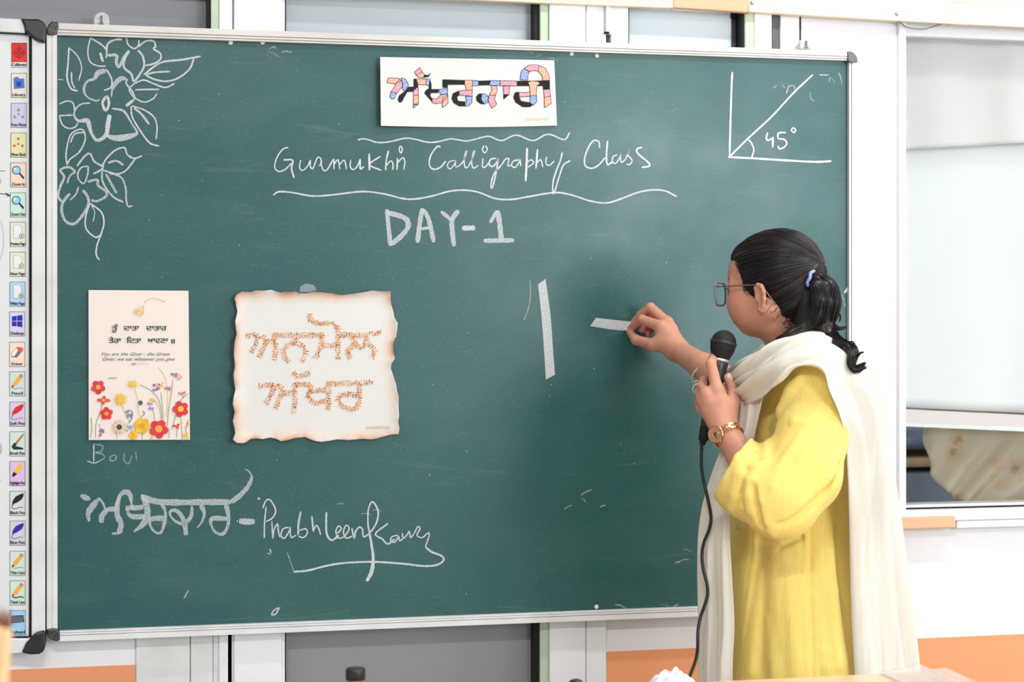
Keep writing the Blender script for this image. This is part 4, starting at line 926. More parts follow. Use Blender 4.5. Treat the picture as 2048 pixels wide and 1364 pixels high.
slab2('corner_cap', [(41, 36), (54, 37.5), (76, 37.5), (87, 43), (92.5, 52), (92, 66), (90, 86), (76, 82), (65, 75), (58, 68), (50, 62), (48, 52)], -.062, M['black'], .004)
slab2('corner_cap', [(90, 1261), (72, 1266), (64, 1273), (58, 1280), (52, 1286), (43, 1306), (60, 1309.5), (78, 1309), (88, 1303), (91.5, 1290)], -.062, M['black'], .004)
IC = [(85.7, 'Calibrate', (226, 62, 60)), (146, 'Library', (228, 226, 206)), (206, 'Free Move', (206, 200, 228)), (265.5, 'Move Back', (224, 224, 176)), (325, 'Zoom In', (244, 214, 194)), (385, 'Zoom Out', (206, 228, 214)),
      (444, 'Previous Page', (226, 226, 208)), (504, 'Next Page', (226, 228, 206)), (563.5, 'White Page', (172, 214, 236)), (623, 'Desktop', (214, 208, 232)), (684, 'Eraser', (244, 218, 200)), (743, 'Pencil', (208, 218, 214)),
      (803.5, 'Soft Pen', (208, 200, 226)), (863, 'Brush Pen', (208, 224, 212)), (922.5, 'Highlight Pen', (222, 186, 224)), (982, 'Black Pen', (212, 216, 216)), (1041.5, 'Blue Pen', (208, 208, 216)), (1102, 'Thin Line', (208, 226, 208)), (1161, 'Thick Line', (208, 226, 208)), (1220.5, 'Keyboard', (160, 208, 236))]
def r4(a, b, c, d): return [(a, b), (c, b), (c, d), (a, d)]
for k, (ty, nm_, bg) in enumerate(IC):
    x0 = float(np.interp(ty, [86, 640, 1240], [22.6, 18.6, 19.6])); mb = MB(); y1, y2, y3, y4 = YW-.0004, YW-.0010, YW-.0014, YW-.0018; tf = (x0, ty, 1)
    polys(mb, r4(0, 0, 31.5, 49.5), y1, (70, 70, 70), tf); polys(mb, r4(.9, .9, 30.6, 48.6), y1-.0003, bg if k else (226, 226, 222), tf)
    if k == 0:
        polys(mb, r4(.9, .9, 30.6, 38.5), y2, bg, tf)
        for rr in (9.5, 5.5):
            pts = circ(15.5, 20, rr, 20)+[circ(15.5, 20, rr, 20)[0]]
            A, B = ribbon(np.array(pts), .9, 1)
            for i in range(20): polys(mb, [tuple(A[i]), tuple(A[i+1]), tuple(B[i+1]), tuple(B[i])], y3, (70, 24, 30), tf)
        polys(mb, r4(15.1, 7, 15.9, 33), y3, (70, 24, 30), tf); polys(mb, r4(2.5, 19.6, 28.5, 20.4), y3, (70, 24, 30), tf)
    elif k == 1:
        polys(mb, [(5, 11), (8, 8), (14, 8), (16, 11), (26, 11), (27, 30), (6, 32)], y2, (84, 122, 206), tf); polys(mb, [(11, 16), (15.5, 17.5), (20, 16), (20, 26), (15.5, 27.5), (11, 26)], y3, (44, 78, 172), tf)
    elif k in (2, 3):
        for cx_, cy in ((15.5, 13), (7.5, 27), (23.5, 27)):
            s_ = -1 if k == 2 else 1; polys(mb, [(cx_-3.6, cy-3*s_), (cx_+3.6, cy-3*s_), (cx_, cy+3.4*s_)], y2, (138, 160, 60) if k == 2 else (232, 92, 56), tf)
        polys(mb, circ(15.5, 22.5, 2, 10), y2, (70, 160, 160) if k == 2 else (220, 50, 60), tf)
    elif k in (4, 5):
        polys(mb, [(16, 22), (19, 20), (28, 30), (25.5, 33.5)], y2, (38, 66, 110), tf); polys(mb, circ(12, 15.5, 8.6, 20), y3, (60, 84, 110), tf); polys(mb, circ(12, 15.5, 7, 20), y4, (150, 208, 232), tf); polys(mb, circ(9.5, 13, 2.6, 10), y4-.0005, (216, 240, 248), tf)
    elif k in (6, 7, 8):
        polys(mb, [(7, 6), (19, 6), (24, 12), (24, 33), (7, 33)], y2, (150, 150, 150), tf); polys(mb, [(7.6, 6.6), (18.6, 6.6), (23.4, 12.3), (23.4, 32.4), (7.6, 32.4)], y3, (232, 233, 228), tf)
        polys(mb, circ(23, 28, 5, 18), y4, (50, 60, 60), tf); polys(mb, circ(23, 28, 4.2, 18), y4-.0003, (216, 220, 214), tf)
        if k == 8: polys(mb, r4(20, 27.5, 26, 28.6), y4-.0006, (40, 50, 50), tf); polys(mb, r4(22.5, 25, 23.5, 31), y4-.0006, (40, 50, 50), tf)
        else:
            s_ = 1 if k == 6 else -1; polys(mb, [(23-1.8*s_, 28), (23+1.4*s_, 25.4), (23+1.4*s_, 26.8), (23-.2*s_, 28), (23+1.4*s_, 29.2), (23+1.4*s_, 30.6)], y4-.0006, (40, 50, 50), tf)
    elif k == 9:
        for q in ([(5, 10), (14.5, 8.5), (14.5, 18.5), (5, 19)], [(15.5, 8.4), (26, 7), (26, 18.5), (15.5, 18.5)], [(5, 20), (14.5, 19.8), (14.5, 29.5), (5, 29)], [(15.5, 19.8), (26, 19.8), (26, 31.5), (15.5, 29.8)]): polys(mb, q, y2, (52, 44, 170), tf)
    elif k == 10:
        polys(mb, [(3, 24), (15, 10), (26, 11), (28, 16), (15, 31), (5, 30)], y2, (120, 120, 124), tf); polys(mb, [(4, 24), (14, 12), (19, 14), (10, 28.5), (5, 28)], y3, (238, 234, 232), tf); polys(mb, [(16, 10.5), (26, 11.5), (27, 16), (21, 21), (15, 14)], y3, (228, 92, 76), tf)
    elif k in (11, 17, 18):
        polys(mb, [(4, 33), (8, 22), (20, 8), (26, 12), (14, 28)], y2, (236, 174, 72), tf); polys(mb, [(19, 9), (22, 4.5), (28, 8), (25, 13)], y3, (214, 130, 124), tf); polys(mb, [(4, 33), (6, 27), (9, 30)], y3, (60, 50, 50), tf)
        A, B = ribbon(cr(np.array([(6, 33), (12, 34.5), (20, 32.5), (28, 34)]), 4), 2.2 if k == 18 else .8, 1)
        for i in range(len(A)-1): polys(mb, [tuple(A[i]), tuple(A[i+1]), tuple(B[i+1]), tuple(B[i])], y3, (70, 70, 70), tf)
    elif k == 13:
        polys(mb, [(10, 26), (13, 20), (27, 4), (29, 7), (16, 24)], y2, (190, 120, 88), tf); polys(mb, [(4, 30), (10, 22), (15, 25), (12, 29), (28, 33), (27, 36), (8, 36)], y3, (44, 46, 50), tf)
    elif k == 14:
        polys(mb, [(9, 20), (19, 5), (27, 9), (17, 25)], y2, (240, 190, 66), tf); polys(mb, [(5, 30), (8, 21), (15, 25), (9, 31)], y3, (48, 40, 44), tf)
    elif k in (12, 15, 16):
        c = {12: (226, 48, 60), 15: (40, 42, 48), 16: (58, 50, 176)}[k]
        polys(mb, [(5, 29), (6, 20), (12, 11), (22, 6), (28, 4.5), (28, 10), (24, 17), (15, 23), (8, 26)], y2, c, tf)
        A, B = ribbon(cr(np.array([(4, 34), (7, 27), (14, 18), (24, 9)]), 4), .9, 1)
        for i in range(len(A)-1): polys(mb, [tuple(A[i]), tuple(A[i+1]), tuple(B[i+1]), tuple(B[i])], y3, tuple(int(v*.6) for v in c) if k != 12 else (180, 30, 40), tf)
        A, B = ribbon(cr(np.array([(4, 34), (12, 36), (19, 32.5), (27, 33)]), 4), 1, 1)
        for i in range(len(A)-1): polys(mb, [tuple(A[i]), tuple(A[i+1]), tuple(B[i+1]), tuple(B[i])], y3, c, tf)
    elif k == 19:
        polys(mb, [(3, 11), (27.5, 10), (29, 24), (2, 26)], y2, (40, 42, 48), tf)
        for r__ in range(4):
            for c__ in range(8): polys(mb, r4(4.4+c__*2.9, 12.4+r__*3.2, 6.5+c__*2.9, 14.2+r__*3.2), y3, (150, 156, 170), tf)
    text_px(mb, nm_, x0+(15.7-min(14.2, len(nm_)*1.75+.6)), ty+46.2, 6.0, y4, (34, 34, 34), width=2*min(14.2, len(nm_)*1.75+.6), dbl=.45)
    o = mb.build('icon_tile', M['print'], wb, label=nm_.lower()+' icon tile')
strokes('marker_lines', [(1, (70, 70, 70), [(-30, 340), (12, 342)]), (1.4, (50, 50, 50), [(-30, 385), (8, 388), (18, 390)]), (1.6, (40, 40, 40), [(11, 386), (20, 391), (13, 392)]), (1, (150, 150, 150), [(-6, 350), (2, 363), (-5, 372)]),
   (.8, (170, 170, 170), [(2, 440), (7, 470), (6, 500), (-4, 530)]), (1, (100, 100, 100), [(-8, 880), (1, 890), (2, 903), (-6, 915)]), (.8, (160, 160, 160), [(-4, 960), (3, 962)])], M['print'], wb, YW-.0006, (0, 0, 1), label='faint marker pen lines')['kind'] = 'stuff'

# ------------------------------------------------------------------ the woman writing on the board
skin_m, st_, sb = nt('skin')
sb.inputs['Base Color'].default_value = (*lin((205, 148, 118)), 1); sb.inputs['Roughness'].default_value = .48; sb.inputs['Specular IOR Level'].default_value = .35
sb.inputs['Subsurface Weight'].default_value = .12; sb.inputs['Subsurface Radius'].default_value = (.01, .004, .002); sb.inputs['Subsurface Scale'].default_value = .6
a_ = st_.nodes.new('ShaderNodeAttribute'); a_.attribute_name = 'tint'
tc = st_.nodes.new('ShaderNodeTexCoord'); n_ = st_.nodes.new('ShaderNodeTexNoise'); n_.inputs['Scale'].default_value = 22; n_.inputs['Detail'].default_value = 5
r_ = st_.nodes.new('ShaderNodeMapRange'); r_.inputs[1].default_value = .3; r_.inputs[2].default_value = .7; r_.inputs[3].default_value = .92; r_.inputs[4].default_value = 1.06
h_ = st_.nodes.new('ShaderNodeHueSaturation'); st_.links.new(tc.outputs['Object'], n_.inputs[0]); st_.links.new(n_.outputs[0], r_.inputs[0]); st_.links.new(r_.outputs[0], h_.inputs['Value'])
st_.links.new(a_.outputs['Color'], h_.inputs['Color']); st_.links.new(h_.outputs[0], sb.inputs['Base Color'])
n2 = st_.nodes.new('ShaderNodeTexNoise'); n2.inputs['Scale'].default_value = 420; st_.links.new(tc.outputs['Object'], n2.inputs[0])
bp = st_.nodes.new('ShaderNodeBump'); bp.inputs['Strength'].default_value = .12; bp.inputs['Distance'].default_value = .001
st_.links.new(n2.outputs[0], bp.inputs['Height']); st_.links.new(bp.outputs[0], sb.inputs['Normal'])

def q3(px, py, d): return Q(px, py, d)
def rr(px, d): return px*d/FPX
per = root('person', (*QW(1575, 1000, 3.33)[:2], 0.0), 'woman in yellow tunic and cream scarf writing on the chalkboard, microphone in hand', 'person')

# head frame: F towards the face, L to her left, U up  (camera-aligned coordinates)
HD = 3.32; HC = q3(1557, 574, HD); ya = math.radians(36)
HF = np.array([-math.cos(ya), 0, math.sin(ya)]); HL = np.array([-math.sin(ya), 0, -math.cos(ya)]); HU = np.array([0, 1.0, 0])
pt_ = math.radians(-3); HF, HU = HF*math.cos(pt_)+HU*math.sin(pt_), HU*math.cos(pt_)-HF*math.sin(pt_)
HA = np.stack([HF, HL, HU])
def hp(f, l, u): return HC+HF*f+HL*l+HU*u
def hseg(a, ra, b, rb, sq=None): return Seg(hp(*a), ra, hp(*b), rb, sq)
def hell(c, r): return Ell(hp(*c), r, HA)
head_ops = [('u', hell((-.006, 0, .020), (.080, .071, .080)), 0), ('u', hell((.036, 0, .028), (.060, .061, .056)), .02),
  ('u', hell((.034, 0, -.034), (.054, .050, .048)), .03), ('u', hseg((.066, 0, -.068), .0155, (.056, 0, -.055), .024), .02),
  ('u', hseg((.050, .026, -.060), .015, (-.010, .055, -.044), .014), .03), ('u', hseg((.050, -.026, -.060), .015, (-.010, -.055, -.044), .014), .03),
  ('u', hell((.052, .036, -.028), (.033, .026, .034)), .025), ('u', hell((.052, -.036, -.028), (.033, .026, .034)), .025),
  ('u', hseg((.078, .012, .012), .010, (.066, .044, .010), .010), .014), ('u', hseg((.078, -.012, .012), .010, (.066, -.044, .010), .010), .014),
  ('s', hell((.088, .031, -.006), (.014, .016, .010)), .012), ('s', hell((.088, -.031, -.006), (.014, .016, .010)), .012),
  ('u', hell((.069, .031, -.007), (.014, .015, .012)), .006), ('u', hell((.069, -.031, -.007), (.014, .015, .012)), .006),
  ('u', hseg((.084, 0, .004), .007, (.100, 0, -.030), .0095), .010), ('u', hseg((.090, .011, -.034), .006, (.090, -.011, -.034), .006), .008),
  ('u', hell((.086, 0, -.052), (.010, .022, .005)), .006), ('u', hell((.084, 0, -.061), (.010, .019, .0055)), .005),
  ('s', hell((.096, 0, -.0565), (.008, .022, .0012)), .003),
  # under the jaw and the neck
  ('u', hseg((.034, 0, -.060), .024, (.000, 0, -.074), .038), .03)]
# ear (left ear in full; the right one mirrored)
for s in (1, -1):
    rim = [(.008, .0715, -.010), (.008, .0730, .002), (.002, .0755, .007), (-.006, .078, .004), (-.011, .079, -.006), (-.011, .078, -.020), (-.007, .0755, -.032), (-.001, .0730, -.040)]
    rim = [(f, s*l, u-.004) for f, l, u in rim]
    head_ops.append(('u', Grp([('u', hell((-.002, s*.0735, -.014), (.0105, .0045, .020)), 0), ('s', hell((.0005, s*.0795, -.013), (.0065, .006, .013)), .004)]), .003))
    head_ops.append(('u', chain([(hp(*p), .0036 if i not in (0,) else .003) for i, p in enumerate(rim)], .003), .003))
    head_ops.append(('u', hseg((.000, s*.0735, -.042), .0048, (.002, s*.0725, -.036), .0045, (HL, .7)), .004))
    head_ops.append(('u', hseg((.0075, s*.0725, -.018), .003, (.0075, s*.072, -.024), .0035), .004))
neck = [('u', Seg(q3(1582, 640, 3.345), .047, q3(1598, 738, 3.35), .055), .03), ('u', Seg(q3(1598, 738, 3.35), .055, q3(1602, 790, 3.34), .085), .04)]
torso = [('u', Seg(q3(1636, 782, 3.19), .044, q3(1602, 775, 3.33), .060), .05), ('u', Seg(q3(1602, 775, 3.33), .060, q3(1600, 780, 3.48), .044), .05),
  ('u', Stack([(q3(0, y, 3.33)[1], q3(x, 0, 3.33)[0], 3.335, rx, rz) for y, x, rx, rz in ((735, 1602, .045, .06), (790, 1595, .060, .115), (860, 1588, .072, .120), (930, 1588, .078, .118), (1040, 1588, .078, .110), (1140, 1588, .086, .125), (1240, 1588, .098, .140), (1330, 1588, .098, .142), (1400, 1588, .09, .14))]), .05)]
hipL, hipR = q3(1586, 1330, 3.26), q3(1586, 1330, 3.42)
def leg(hip, dz, kx):
    kn = hip+np.array([kx, -.40, dz]); an = np.array([kn[0]+.01, -1.42+.09, kn[2]])
    return [('u', Seg(hip, .070, kn, .050), .04), ('u', Seg(kn, .050, an, .034), .02), ('u', Seg(an+[0, -.045, 0], .030, an+[-.14, -.062, .04], .022), .02)]
legs = leg(hipL, -.01, -.02)+leg(hipR, .02, -.01)
shL, elL, wrL = q3(1636, 785, 3.175), q3(1550, 1026, 3.095), q3(1451, 862, 3.205)
armL = [('u', Seg(shL, .046, elL, .036), .03), ('u', Seg(elL, .036, elL*.45+wrL*.55, .0265), .01), ('u', Seg(elL*.45+wrL*.55, .0265, wrL, .0235), .01)]
# left hand, closed round the microphone; its back faces the camera
def hand(wr, wrr, palm, fingers, thumb, kf=.0022, web=None):
    ops = []
    for mc, r in palm: ops.append(('u', Seg(wr, wrr, mc, r), .008))
    for i in range(len(palm)-1): ops.append(('u', Seg((wr*.25+palm[i][0]*.75), palm[i][1]*.95, (wr*.25+palm[i+1][0]*.75), palm[i+1][1]*.95), .01)); ops.append(('u', Seg(palm[i][0], palm[i][1]*.86, palm[i+1][0], palm[i+1][1]*.86), .006))
    P = Grp(ops); fo = [('u', chain(f, .003), kf) for f in fingers]; F = Grp(fo)
    out = [('u', P, 0), ('u', F, .006), ('u', chain(thumb, .006), .007)]
    if web: out.append(('u', web, .012))
    return Grp(out)
def qr(px, py, d, r): return (q3(px, py, d), rr(r, d))
D = 3.205
palmL = [qr(1434, 780, D+.004, 13), qr(1415, 788, D+.006, 12), qr(1405, 799, D+.016, 10.5), qr(1403, 814, D+.030, 10)]
fL = [[qr(1434, 780, D+.004, 12.5), qr(1422, 728, D+.022, 10.6), qr(1426, 716, D+.052, 9), qr(1442, 722, D+.078, 7)],
      [qr(1415, 790, D+.006, 12), qr(1404, 771, D+.034, 10.2), qr(1408, 760, D+.066, 8.4), qr(1428, 762, D+.086, 7.2)],
      [qr(1405, 799, D+.016, 10.5), qr(1398, 785, D+.046, 9.4), qr(1405, 783, D+.078, 8), qr(1424, 782, D+.094, 7)],
      [qr(1403, 814, D+.030, 10), qr(1398, 806, D+.058, 8.4), qr(1404, 804, D+.082, 7.2), qr(1418, 808, D+.094, 6.4)]]
tL = [qr(1458, 835, D+.010, 17), qr(1466, 803, D+.026, 13), qr(1464, 774, D+.044, 9.5), qr(1453, 755, D+.048, 7.6)]
handL = hand(wrL, rr(22, D), palmL, fL, tL, web=Seg(q3(1455, 812, D+.010), rr(16, D), q3(1436, 795, D+.008), rr(12, D)))
handL = Grp([('u', handL, 0), ('u', Seg(q3(1440, 838, D+.006), rr(23, D), q3(1424, 806, D+.008), rr(20, D), (np.array([0, 0, 1.0]), .72)), .012)])
# right arm and hand holding the chalk against the board
DBd = (wp(1260, 655, YB)-CAM)@FWD
def qb(px, py, o, r): d = DBd+o; return (q3(px, py, d), rr(r, d))
wrR = qb(1354, 700, -.108, 21)
shR, elR = q3(1600, 780, 3.47), q3(1468, 774, 3.50)
armR = [('u', Seg(shR, .044, elR, .034), .03), ('u', Seg(elR, .034, wrR[0]*.55+elR*.45, .0262), .01), ('u', Seg(wrR[0]*.55+elR*.45, .0262, wrR[0], .0218), .01)]
palmR = [qb(1323, 654, -.086, 12), qb(1334, 646, -.068, 12), qb(1331, 655, -.046, 11), qb(1326, 668, -.030, 10)]
fR = [[qb(1323, 654, -.086, 12), qb(1284, 639, -.058, 9.4), qb(1269, 650, -.034, 8.2), qb(1261, 656, -.018, 6.6)],
      [qb(1334, 646, -.068, 12), qb(1301, 615, -.042, 9.8), qb(1281, 630, -.026, 8.4), qb(1268, 643, -.016, 6.6)],
      [qb(1331, 655, -.046, 11), qb(1302, 634, -.016, 9), qb(1290, 648, -.022, 8), qb(1284, 660, -.036, 7)],
      [qb(1326, 668, -.030, 10), qb(1306, 650, -.012, 8.4), qb(1298, 660, -.020, 7.6), qb(1296, 668, -.034, 6.6)]]
tR = [qb(1336, 692, -.108, 15), qb(1306, 690, -.092, 12.5), qb(1272, 680, -.058, 9.6), qb(1259, 664, -.026, 7)]
handR = hand(wrR[0], wrR[1], palmR, fR, tR, web=Seg(q3(1322, 680, DBd-.098), rr(12, DBd), q3(1324, 664, DBd-.088), rr(11, DBd)))
handR = Grp([('u', handR, 0), ('u', Seg(q3(1344, 690, DBd-.104), rr(20, DBd), q3(1334, 664, DBd-.078), rr(17, DBd)), .012)])
body = Grp([('u', Grp(head_ops), 0), ('u', Grp(neck), .02), ('u', Grp(torso), .03), ('u', Grp(legs), .02), ('u', Grp(armL), .02), ('u', Grp(armR), .02), ('u', handL, .010), ('u', handR, .010)])
def skin_cols(V):
    c = np.tile(np.array(lin((203, 145, 120))), (len(V), 1))
    def blend(w, rgb): 
        nonlocal c; w = np.clip(w, 0, 1)[:, None]; c = c*(1-w)+np.array(lin(rgb))*w
    f = (V-HC)@HF; l = (V-HC)@HL; u = (V-HC)@HU; head = (np.linalg.norm(V-HC, axis=1) < .13)
    blend(.65*np.exp(-(((f-.05)/.03)**2+((np.abs(l)-.045)/.03)**2+((u+.03)/.03)**2))*head, (214, 136, 110))
    blend(.95*np.exp(-(((f-.090)/.012)**2+(l/.022)**2+((u+.0565)/.009)**2)**2)*head, (184, 96, 92))
    brow = np.exp(-((u-.019-.04*np.abs(l)+.9*(np.abs(l)-.03)**2*10)/.0034)**4)*(np.abs(l) > .010)*(np.abs(l) < .052)*(f > .045)*head
    blend(.85*brow, (52, 36, 30))
    tips = [t[-1][0] for t in fR]+[tR[-1][0], fR[0][-2][0], fR[1][-2][0]]
    for t in tips: blend(.5*np.exp(-(np.linalg.norm(V-t, axis=1)/.012)**2), (206, 116, 104))
    for t in fR[2][1:]+fR[3][1:]: blend(.6*np.exp(-(np.linalg.norm(V-t[0], axis=1)/.012)**2), (190, 104, 106))
    for t in [x[0] for x in palmL]+[x[1][0] for x in fL]: blend(.35*np.exp(-(np.linalg.norm(V-t, axis=1)/.010)**2), (198, 118, 96))
    return c
HS = .0017
sdf_mesh('body', body, HS, skin_m, per, ycoarse=q3(0, 905, 3.2)[1], relax=1, col_fn=skin_cols)

# eyes
for s in (1, -1):
    V, F = lathe(c2w(hp(.067, s*.031, -.007))[0], c2w(HF)[0]-CAM, [(.0118*math.cos(a), max(.0118*math.sin(a), 1e-4)) for a in np.linspace(math.pi, 0, 16)], 20)
    e_ = mk('eye', V, F, mat('eye_white', (232, 226, 220), .2, .5), per, True)
    V, F = lathe(c2w(hp(.0772, s*.031, -.007))[0], c2w(HF)[0]-CAM, [(0, .0056), (.0016, .0048), (.0021, .001)], 18); mk('iris', V, F, mat('iris', (52, 32, 22), .15, .6), e_, True)
V = []
# nails
nail = mat('nail', (226, 178, 168), .25, .5)
def nailm(p, ax, nrm, L=.0055, Wd=.0042, r=per):
    ax = ax/np.linalg.norm(ax); nrm = nrm-ax*(nrm@ax); nrm /= np.linalg.norm(nrm); sd = np.cross(ax, nrm); V = []; F = []
    for i in range(7):
        for j in range(7):
            u, v = (i-3)/3, (j-3)/3; V.append(p+ax*L*u+sd*Wd*v*(1-.25*u*u)+nrm*(.0012-.0022*v*v-.0006*u*u))
    F = [(i*7+j, i*7+j+1, (i+1)*7+j+1, (i+1)*7+j) for i in range(6) for j in range(6)]
    mk('fingernail', c2w(V), F, nail, r, True)
zt_ = np.array([0, 0, -1.0])
nailm(q3(1457, 753, D+.048)+np.array([.0035, 0, -.0052]), tL[3][0]-tL[2][0], np.array([.55, .1, -.8]), .0075, .0048)
nailm(fR[0][3][0]+np.array([-.001, .001, -.0058]), fR[0][3][0]-fR[0][2][0], np.array([-.3, .4, -.85]), .0045, .0036)
nailm(tR[3][0]+np.array([-.003, .001, -.0058]), tR[3][0]-tR[2][0], np.array([-.5, 0, -.85]), .005, .004)

# ------------------------------------------------------------------ yellow tunic
def cloth(name, rgb, rough=.8, trans=.25, var=.05, weave=900, bump=.25, stretch=(1, 1, 1), tcol=None, crease=0.0, cs=18, rot=0.0, thin=0.0):
    m, t, b = nt(name); c = lin(rgb); b.inputs['Roughness'].default_value = rough; b.inputs['Specular IOR Level'].default_value = .15
    b.inputs['Sheen Weight'].default_value = .15
    tc = t.nodes.new('ShaderNodeTexCoord')
    def nz(sc, st=None, det=3, rz=0.0):
        n = t.nodes.new('ShaderNodeTexNoise'); n.inputs['Scale'].default_value = sc; n.inputs['Detail'].default_value = det
        mp = t.nodes.new('ShaderNodeMapping'); mp.inputs['Scale'].default_value = st or (1, 1, 1); mp.inputs['Rotation'].default_value = (0, rz, 0)
        t.links.new(tc.outputs['Object'], mp.inputs[0]); t.links.new(mp.outputs[0], n.inputs[0]); return n.outputs[0]
    r = t.nodes.new('ShaderNodeMapRange'); r.inputs[1].default_value = .3; r.inputs[2].default_value = .7; r.inputs[3].default_value = 1-var; r.inputs[4].default_value = 1+var
    t.links.new(nz(60, (4, 4, .35), 4, rot), r.inputs[0]); h = t.nodes.new('ShaderNodeHueSaturation'); h.inputs['Color'].default_value = (*c, 1)
    t.links.new(r.outputs[0], h.inputs['Value']); t.links.new(h.outputs[0], b.inputs['Base Color'])
    a1 = t.nodes.new('ShaderNodeMath'); a1.operation = 'MULTIPLY_ADD'; a1.inputs[1].default_value = .35; t.links.new(nz(weave), a1.inputs[0]); t.links.new(nz(cs, stretch, 3, rot), a1.inputs[2])
    bp = t.nodes.new('ShaderNodeBump'); bp.inputs['Strength'].default_value = bump; bp.inputs['Distance'].default_value = .003
    t.links.new(a1.outputs[0], bp.inputs['Height']); t.links.new(bp.outputs[0], b.inputs['Normal'])
    if trans > 0:
        tr = t.nodes.new('ShaderNodeBsdfTranslucent'); tr.inputs[0].default_value = (*lin(tcol or rgb), 1); mx = t.nodes.new('ShaderNodeMixShader'); mx.inputs[0].default_value = trans
        out = t.nodes['Material Output']; t.links.new(b.outputs[0], mx.inputs[1]); t.links.new(tr.outputs[0], mx.inputs[2]); t.links.new(mx.outputs[0], out.inputs[0])
        if thin > 0:
            tp_ = t.nodes.new('ShaderNodeBsdfTransparent'); m3 = t.nodes.new('ShaderNodeMixShader'); m3.inputs[0].default_value = thin
            t.links.new(mx.outputs[0], m3.inputs[1]); t.links.new(tp_.outputs[0], m3.inputs[2]); t.links.new(m3.outputs[0], out.inputs[0])
    return m
yellow = cloth('yellow_cotton', (238, 210, 116), .8, 0, .05, 900, .35, (3.5, 3.5, .5), cs=24)
cream = cloth('cream_muslin', (240, 236, 226), .85, .22, thin=.12, var=.03, weave=700, bump=.25, stretch=(3, 3, .4), cs=14, tcol=(250, 240, 220))
trous = cloth('yellow_trousers', (244, 214, 122), .8, 0, .04)
def row(y, x0, x1, rz, cz=3.335):
    return (q3(0, y, 3.3)[1], (q3(x0, 0, 3.3)[0]+q3(x1, 0, 3.3)[0])/2, cz, (x1-x0)/2*3.3/FPX, rz)
def tfold(th, y):
    k = np.clip((.02-y)/.5, 0, 1)
    return k*(.0032*np.sin(th*9+y*2.0)+.0022*np.sin(th*15+1.3+y*3))+.0018*np.sin(y*60+th*3)*np.exp(-((y+.36)/.05)**2)
kur = Stack([row(728, 1560, 1650, .085), row(745, 1535, 1650, .125), row(790, 1512, 1664, .150), row(860, 1490, 1682, .155), row(930, 1480, 1697, .158), row(1010, 1468, 1700, .150), row(1060, 1462, 1701, .148),
   row(1120, 1452, 1704, .158), row(1200, 1446, 1722, .168), row(1300, 1440, 1742, .178), row(1420, 1432, 1752, .188), row(1700, 1415, 1745, .215), row(1860, 1408, 1752, .222)], tfold)
slp = [(q3(1630, 790, 3.165), .056), (q3(1625, 870, 3.13), .061), (q3(1608, 950, 3.095), .063), (q3(1562, 1002, 3.075), .063), (q3(1502, 967, 3.115), .061), (q3(1457, 931, 3.15), .061)]
SQ = (np.array([0, 0, 1.0]), .78)
cp = q3(1461, 940, 3.14); cn = np.array([-(1003-877), (1500-1420), 0.0]); cn = cn/np.linalg.norm(cn)+np.array([0, 0, .25])
sleeve = Grp([('u', chain(slp, .012, SQ), 0), ('i', Plane(cp, cn), 0)])
inner = chain([(q3(1530, 988, 3.10), .045), (q3(1498, 968, 3.12), .0565), (q3(1455, 933, 3.15), .0585), (q3(1420, 905, 3.17), .060)], .01, SQ)
rsl = Grp([('u', Seg(q3(1612, 790, 3.47), .060, q3(1478, 786, 3.50), .050), 0), ('i', Plane(q3(1455, 765, 3.52), np.array([-.80, .30, .52])), .003), ('s', Seg(q3(1470, 782, 3.505), .040, q3(1430, 755, 3.56), .045), .002)])
kops = [('u', kur, 0), ('u', Seg(q3(1632, 778, 3.19), .052, q3(1600, 768, 3.33), .065), .04), ('u', Seg(q3(1600, 768, 3.33), .065, q3(1600, 780, 3.48), .052), .04), ('u', rsl, .02), ('u', sleeve, .012), ('u', Ell(q3(1532, 912, 3.135), (.026, .026, .030)), .025)]
kbase = Grp(kops)
def crease(pts, rpx, sgn, k, sink=0.0, g=None):
    """fold ridge ('u') or valley ('s') laid on the cloth along a line"""
    g = g or kbase; out = []
    for p in pts:
        d = march(g, p[0], p[1]); 
        if d is None: continue
        w = (p[2] if len(p) > 2 else 1.0)
        out.append((q3(p[0], p[1], d+sink), rr(rpx, d)*w))
    return [(sgn, chain(out, .004), k)] if len(out) > 1 else []
R_, V_ = 'u', 's'
kx = []
kx += crease([(1496, 940, .5), (1490, 955, 1.0), (1485, 985, 1.1), (1487, 1012, .6)], 3.5, V_, .010, .002)
kx += crease([(1530, 925, .5), (1512, 938, 1), (1500, 962, 1.2), (1497, 990, 1.1), (1500, 1020, .6)], 7, R_, .012, .004)
kx += crease([(1475, 915, .6), (1480, 950, 1), (1470, 990, 1), (1462, 1015, .6)], 7, R_, .014, .005)
kx += crease([(1514, 965, .5), (1522, 1005, 1), (1535, 1045, .8), (1545, 1066, .5)], 6, R_, .012, .004)
kx += crease([(1508, 975, .5), (1514, 1012, 1), (1524, 1050, .7)], 4, V_, .010, 0)
kx += crease([(1588, 752, .5), (1566, 775, 1), (1548, 808, 1.1), (1536, 836, .7)], 5, V_, .012, -.001)
kx += crease([(1600, 760, .5), (1580, 785, 1), (1563, 820, 1), (1552, 850, .5)], 8, R_, .016, .006)
kx += crease([(1560, 790, .5), (1530, 850, 1), (1515, 890, .8), (1512, 915, .5)], 7, V_, .014, 0)
for a, b, c_ in (((1655, 820), (1615, 900), (1570, 965)), ((1668, 850), (1635, 925), (1592, 990)), ((1640, 810), (1598, 885), (1552, 940)), ((1680, 890), (1655, 955), (1618, 1015)), ((1600, 870), (1572, 925), (1545, 975))):
    kx += crease([(*a, .4), (*b, 1), (*c_, .5)], 5, R_, .012, .0045)
kx += crease([(1550, 858, .5), (1590, 845, 1), (1625, 850, .5)], 5, R_, .012, .005)
